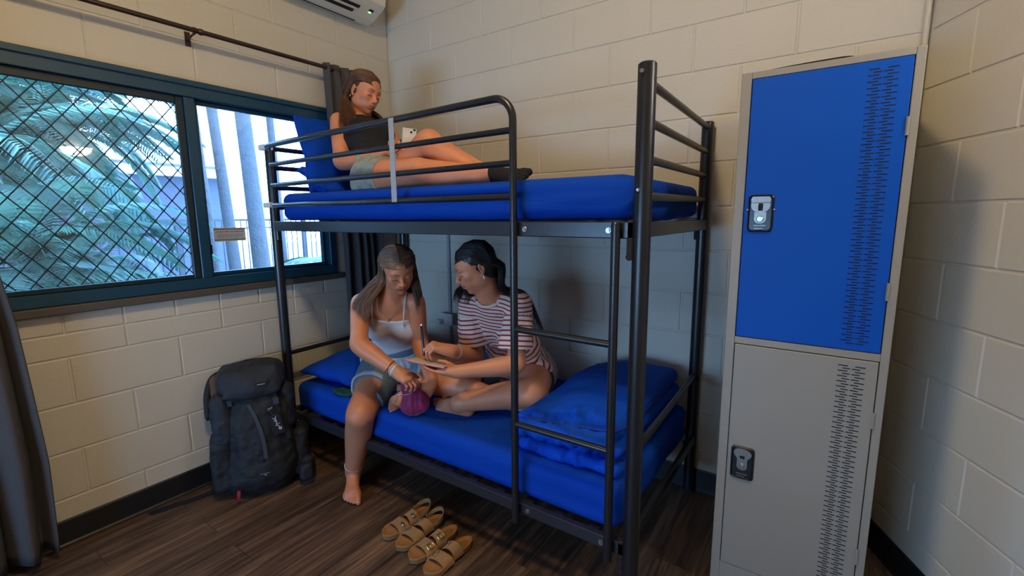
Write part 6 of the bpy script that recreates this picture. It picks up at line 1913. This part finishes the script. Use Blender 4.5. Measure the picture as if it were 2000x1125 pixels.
# luggage tag hanging from the pack front
tg = thing('luggage_tag', tuple(LP(.075, .16, .33)), 'black luggage tag with white handwriting hanging on the backpack', 'luggage tag')
tc_ = surf(body_v, .078, .345) + bf2 * .012
tu = unit(bu - .18 * bw + .10 * bf2); tw = unit(np.cross(bf2, tu)) * -1; tw = unit(bw - tu * (bw @ tu)); tn = np.cross(tw, tu); tn = tn if tn @ bf2 > 0 else -tn
MT2 = bmat(tc_, tw, tu, tn)
q = MB(); ol = [(-.0265, -.054), (.0265, -.054), (.0265, .040), (.014, .052), (-.014, .052), (-.0265, .040)]
q.prism(ol, tc_, tw, tu, tn, -.0012, .0016); q.build('tag_card', M['tagblack'], tg)
q = MB(); q.tube(spline([tc_ + .046 * tu, tc_ + .062 * tu + .002 * tn - .004 * tw, tc_ + .078 * tu - .006 * tw + .004 * tn], 4), .0022, 8); q.build('tag_loop', M['stripzip'], tg, smooth=True)
q = MB(); q.disc(tc_ + .083 * tu - .008 * tw, tn, .0075, .006, 12, .002); q.disc(tc_ + .086 * tu + .004 * tw, tn, .005, .005, 10, .001); q.build('tag_clasp', M['chrome'], tg, smooth=True)
q = MB()
def stroke(pp, r=.0011):
    q.tube([tc_ + x * tw + y * tu + .0022 * tn for x, y in spline(pp, 4)], r, 6)
# handwriting running down the tag
stroke([(-.009, .033), (-.001, .031), (.004, .027)]); stroke([(.010, .040), (.005, .030), (-.001, .022), (-.005, .017)])
stroke([(.000, .024), (.006, .022), (.005, .018), (.000, .018), (.001, .014), (.006, .013)])
stroke([(.001, .012), (.005, .010), (.006, .005), (.001, .005), (.000, .000), (.005, -.001)])
stroke([(.016, -.001), (.009, -.003), (.003, -.004)]); stroke([(-.004, -.006), (.004, -.009), (.009, -.014), (.006, -.019)]); stroke([(-.001, -.004), (-.003, -.011)])
stroke([(.006, -.022), (.013, -.021), (.018, -.024), (.014, -.028), (.008, -.027), (.006, -.023)]); stroke([(.010, -.030), (.018, -.028)]); stroke([(.004, -.027), (.010, -.033), (.017, -.033)])
q.build('handwriting', M['white'], tg, smooth=True)

# ---------------------------------------------------------------- four sandals in a row
def sandal(cx, cy, rot, left, style, label, grp):
    th = thing('sandal', (cx, cy, 0), label, 'sandal', grp)
    s = -1 if left else 1                 # big toe side
    c_, s_r = math.cos(rot), math.sin(rot)
    L = .258
    W = lambda x, y, z: A3(cx + c_ * x - s_r * y, cy + s_r * x + c_ * y, z)     # +y local = heel, -y = toes
    def half(t):                          # t 0 heel .. 1 toe -> (inner, outer) half widths
        base = np.interp(t, [0, .05, .15, .3, .45, .6, .72, .85, .94, 1], [.0, .018, .0285, .030, .030, .036, .0415, .038, .026, .0])
        inn = base + np.interp(t, [0, .3, .5, .7, .85, 1], [0, -.001, -.004, .002, .005, .0])
        out = base + np.interp(t, [0, .3, .5, .7, .85, 1], [0, .001, .004, .002, -.004, .0])
        return inn, out
    ts = (1 - np.cos(np.linspace(0, PI, 26))) / 2
    ol = []
    for t in ts: ol.append((s * half(t)[0], (.5 - t) * L))
    for t in ts[::-1][1:-1]: ol.append((-s * half(t)[1], (.5 - t) * L))
    n = len(ol)
    def layer(name, z0, z1, k0, k1, mt):
        q = MB(); V = [W(x * k0, y * (1 - (1 - k0) * .3), z0) for x, y in ol] + [W(x * k1, y * (1 - (1 - k1) * .3), z1) for x, y in ol]
        F = [tuple(range(n))[::-1], tuple(range(n, 2 * n))] + [(i, (i + 1) % n, n + (i + 1) % n, n + i) for i in range(n)]
        q.add(V, F); return q.build(name, mt, th, smooth=True, sharp=40)
    layer('outsole', .001, .0065, .96, .98, M['outsole']); layer('cork_midsole', .0065, .0235, .985, 1.02, M['cork'])
    # contoured footbed with a raised rim
    V = []; F = []; m = 9
    rings = [(1.02, .0235), (1.03, .0285), (1.0, .0325), (.93, .0300), (.80, .0262), (.55, .0245), (.25, .0240), (.0, .0240)]
    for k, (sc_, z) in enumerate(rings):
        for x, y in ol:
            zz = z + (.0035 * math.exp(-((y + .02) / .03) ** 2 - ((x * s - .012) / .02) ** 2) if k > 3 else 0) - (.002 if k > 3 and (y > .07 or -.07 < y < -.03) else 0)
            V.append(W(x * sc_, y * (1 - (1 - sc_) * (.45 if k > 2 else .3)), zz))
    for k in range(len(rings) - 1):
        for i in range(n): F.append((k * n + i, k * n + (i + 1) % n, (k + 1) * n + (i + 1) % n, (k + 1) * n + i))
    make('footbed', V, F, M['footbed'], th, smooth=True)
    def strap(name, t0, t1, h, wid, skew=.0, cut=0.0):
        V = []; nu, nv = 16, 5
        for off in (0, .0028):
            for i in range(nu + 1):
                a = i / nu
                tm = t0 + (t1 - t0) * a
                inn, out = half(tm)
                ang = PI * a
                x = s * (inn + .003 + off) * math.cos(ang) if a < .5 else -s * (out + .003 + off) * -math.cos(ang)
                z = .016 + (h + off) * math.sin(ang) ** .8
                for j in range(nv + 1):
                    w_ = wid * (1.15 - .30 * math.sin(ang)) * (j / nv - .5)
                    V.append(W(x, (.5 - tm) * L + w_ + skew * math.sin(ang), z + .004 * math.sin(ang) * (j / nv - .5) * 2))
        F = []; S_ = (nu + 1) * (nv + 1); w1 = nv + 1
        for i in range(nu):
            for j in range(nv):
                a = i * w1 + j
                F.append((a, a + 1, a + 1 + w1, a + w1)); F.append((S_ + a, S_ + a + w1, S_ + a + w1 + 1, S_ + a + 1))
            for a in (i * w1, i * w1 + nv): F.append((a, a + w1, S_ + a + w1, S_ + a))
        for j in range(nv):
            for a in (j, nu * w1 + j): F.append((a, a + 1, S_ + a + 1, S_ + a))
        o = make(name, V, F, M['leather'], th, smooth=True); fix_normals(o.data); o.data.set_sharp_from_angle(angle=math.radians(50)); return o
    def buckle(par, t, h, round_):
        inn, out = half(t)
        ang = PI * .70
        # sits on the outer third of the strap
        rr_ = out + .006
        p = W(s * rr_ * math.cos(ang), (.5 - t) * L, .016 + (h + .0045) * math.sin(ang) ** .8)
        ex = unit(W(s * math.sin(ang) * -1, 0, 0) - W(0, 0, 0) + A3(0, 0, math.cos(ang) * -1 * -1) * 0 + A3(0, 0, .9 * (1 if True else 0)) * 0)
        out_dir = unit(W(s * math.cos(ang) * .8, 0, 0) - W(0, 0, 0) + A3(0, 0, .9))
        ey = unit(W(0, 1, 0) - W(0, 0, 0)); ex = unit(np.cross(ey, out_dir))
        q = MB(); N = 22
        pts = []
        for i in range(N + 1):
            a = 2 * PI * i / N
            if round_: pts.append(p + .0125 * math.cos(a) * ex + .0125 * math.sin(a) * ey)
            else:
                ca, sa = math.cos(a), math.sin(a); e = .45
                pts.append(p + .0125 * np.sign(ca) * abs(ca) ** e * ex + .0155 * np.sign(sa) * abs(sa) ** e * ey)
        q.tube(pts, .0015, 8, caps=False); q.tube([p - .012 * ex, p + .012 * ex + .001 * out_dir], .0012, 6)
        if round_: q.disc(p - .002 * out_dir, out_dir, .0075, .003, 16, .001)
        q.build('buckle', M['brass'] if not round_ else M['bucklegrey'], par, smooth=True, sharp=None)
    st1 = strap('toe_strap', .65, .69, .031, .052, -.004); st2 = strap('instep_strap', .41, .46, .040, .048, -.002)
    buckle(st1, .67, .031, style == 'round'); buckle(st2, .435, .040, style == 'round')
    if style == 'round':
        V = []; nu = 22
        P = []
        for i in range(nu + 1):
            a = i / nu; ang = -PI * .12 + PI * 1.24 * a
            P.append((s * .034 * math.cos(ang), .078 + .048 * max(math.sin(ang), -.9) + (0.0), .030 + .020 * math.sin(min(max(ang, 0), PI))))
        q = MB()
        for k in range(len(P) - 1): pass
        A_s = np.array([W(*p_) for p_ in P])
        up_ = A3(0, 0, 1)
        T = np.gradient(A_s, axis=0); T /= np.linalg.norm(T, axis=1, keepdims=True); Nn = np.cross(T, up_); Nn /= np.linalg.norm(Nn, axis=1, keepdims=True)
        V = np.concatenate([A_s - Nn * .0014, A_s + Nn * .0014, A_s + Nn * .0014 + up_ * .020, A_s - Nn * .0014 + up_ * .020]); m = len(A_s); F = []
        for i in range(m - 1):
            for j in range(4): F.append((j * m + i, ((j + 1) % 4) * m + i, ((j + 1) % 4) * m + i + 1, j * m + i + 1))
        F += [(0, m, 2 * m, 3 * m), (m - 1, 4 * m - 1, 3 * m - 1, 2 * m - 1)]
        o = make('heel_strap', V, F, M['leather'], th, smooth=True); fix_normals(o.data); o.data.set_sharp_from_angle(angle=math.radians(50))
    return th
M['bucklegrey'] = mat('dull_metal_buckle', (.35, .32, .28), .35, metal=.9)
sandal(1.118, -1.005, -.10, True, 'round', 'tan sandal with heel strap and round buckles, leftmost of the four', 'sandals on the floor')
sandal(1.212, -1.018, -.08, False, 'round', 'tan sandal with heel strap and round buckles, second from the left', 'sandals on the floor')
sandal(1.312, -1.038, -.08, True, 'square', 'tan open sandal with two square gold buckles, second from the right', 'sandals on the floor')
sandal(1.412, -1.058, -.08, False, 'square', 'tan open sandal with two square gold buckles, rightmost of the four', 'sandals on the floor')
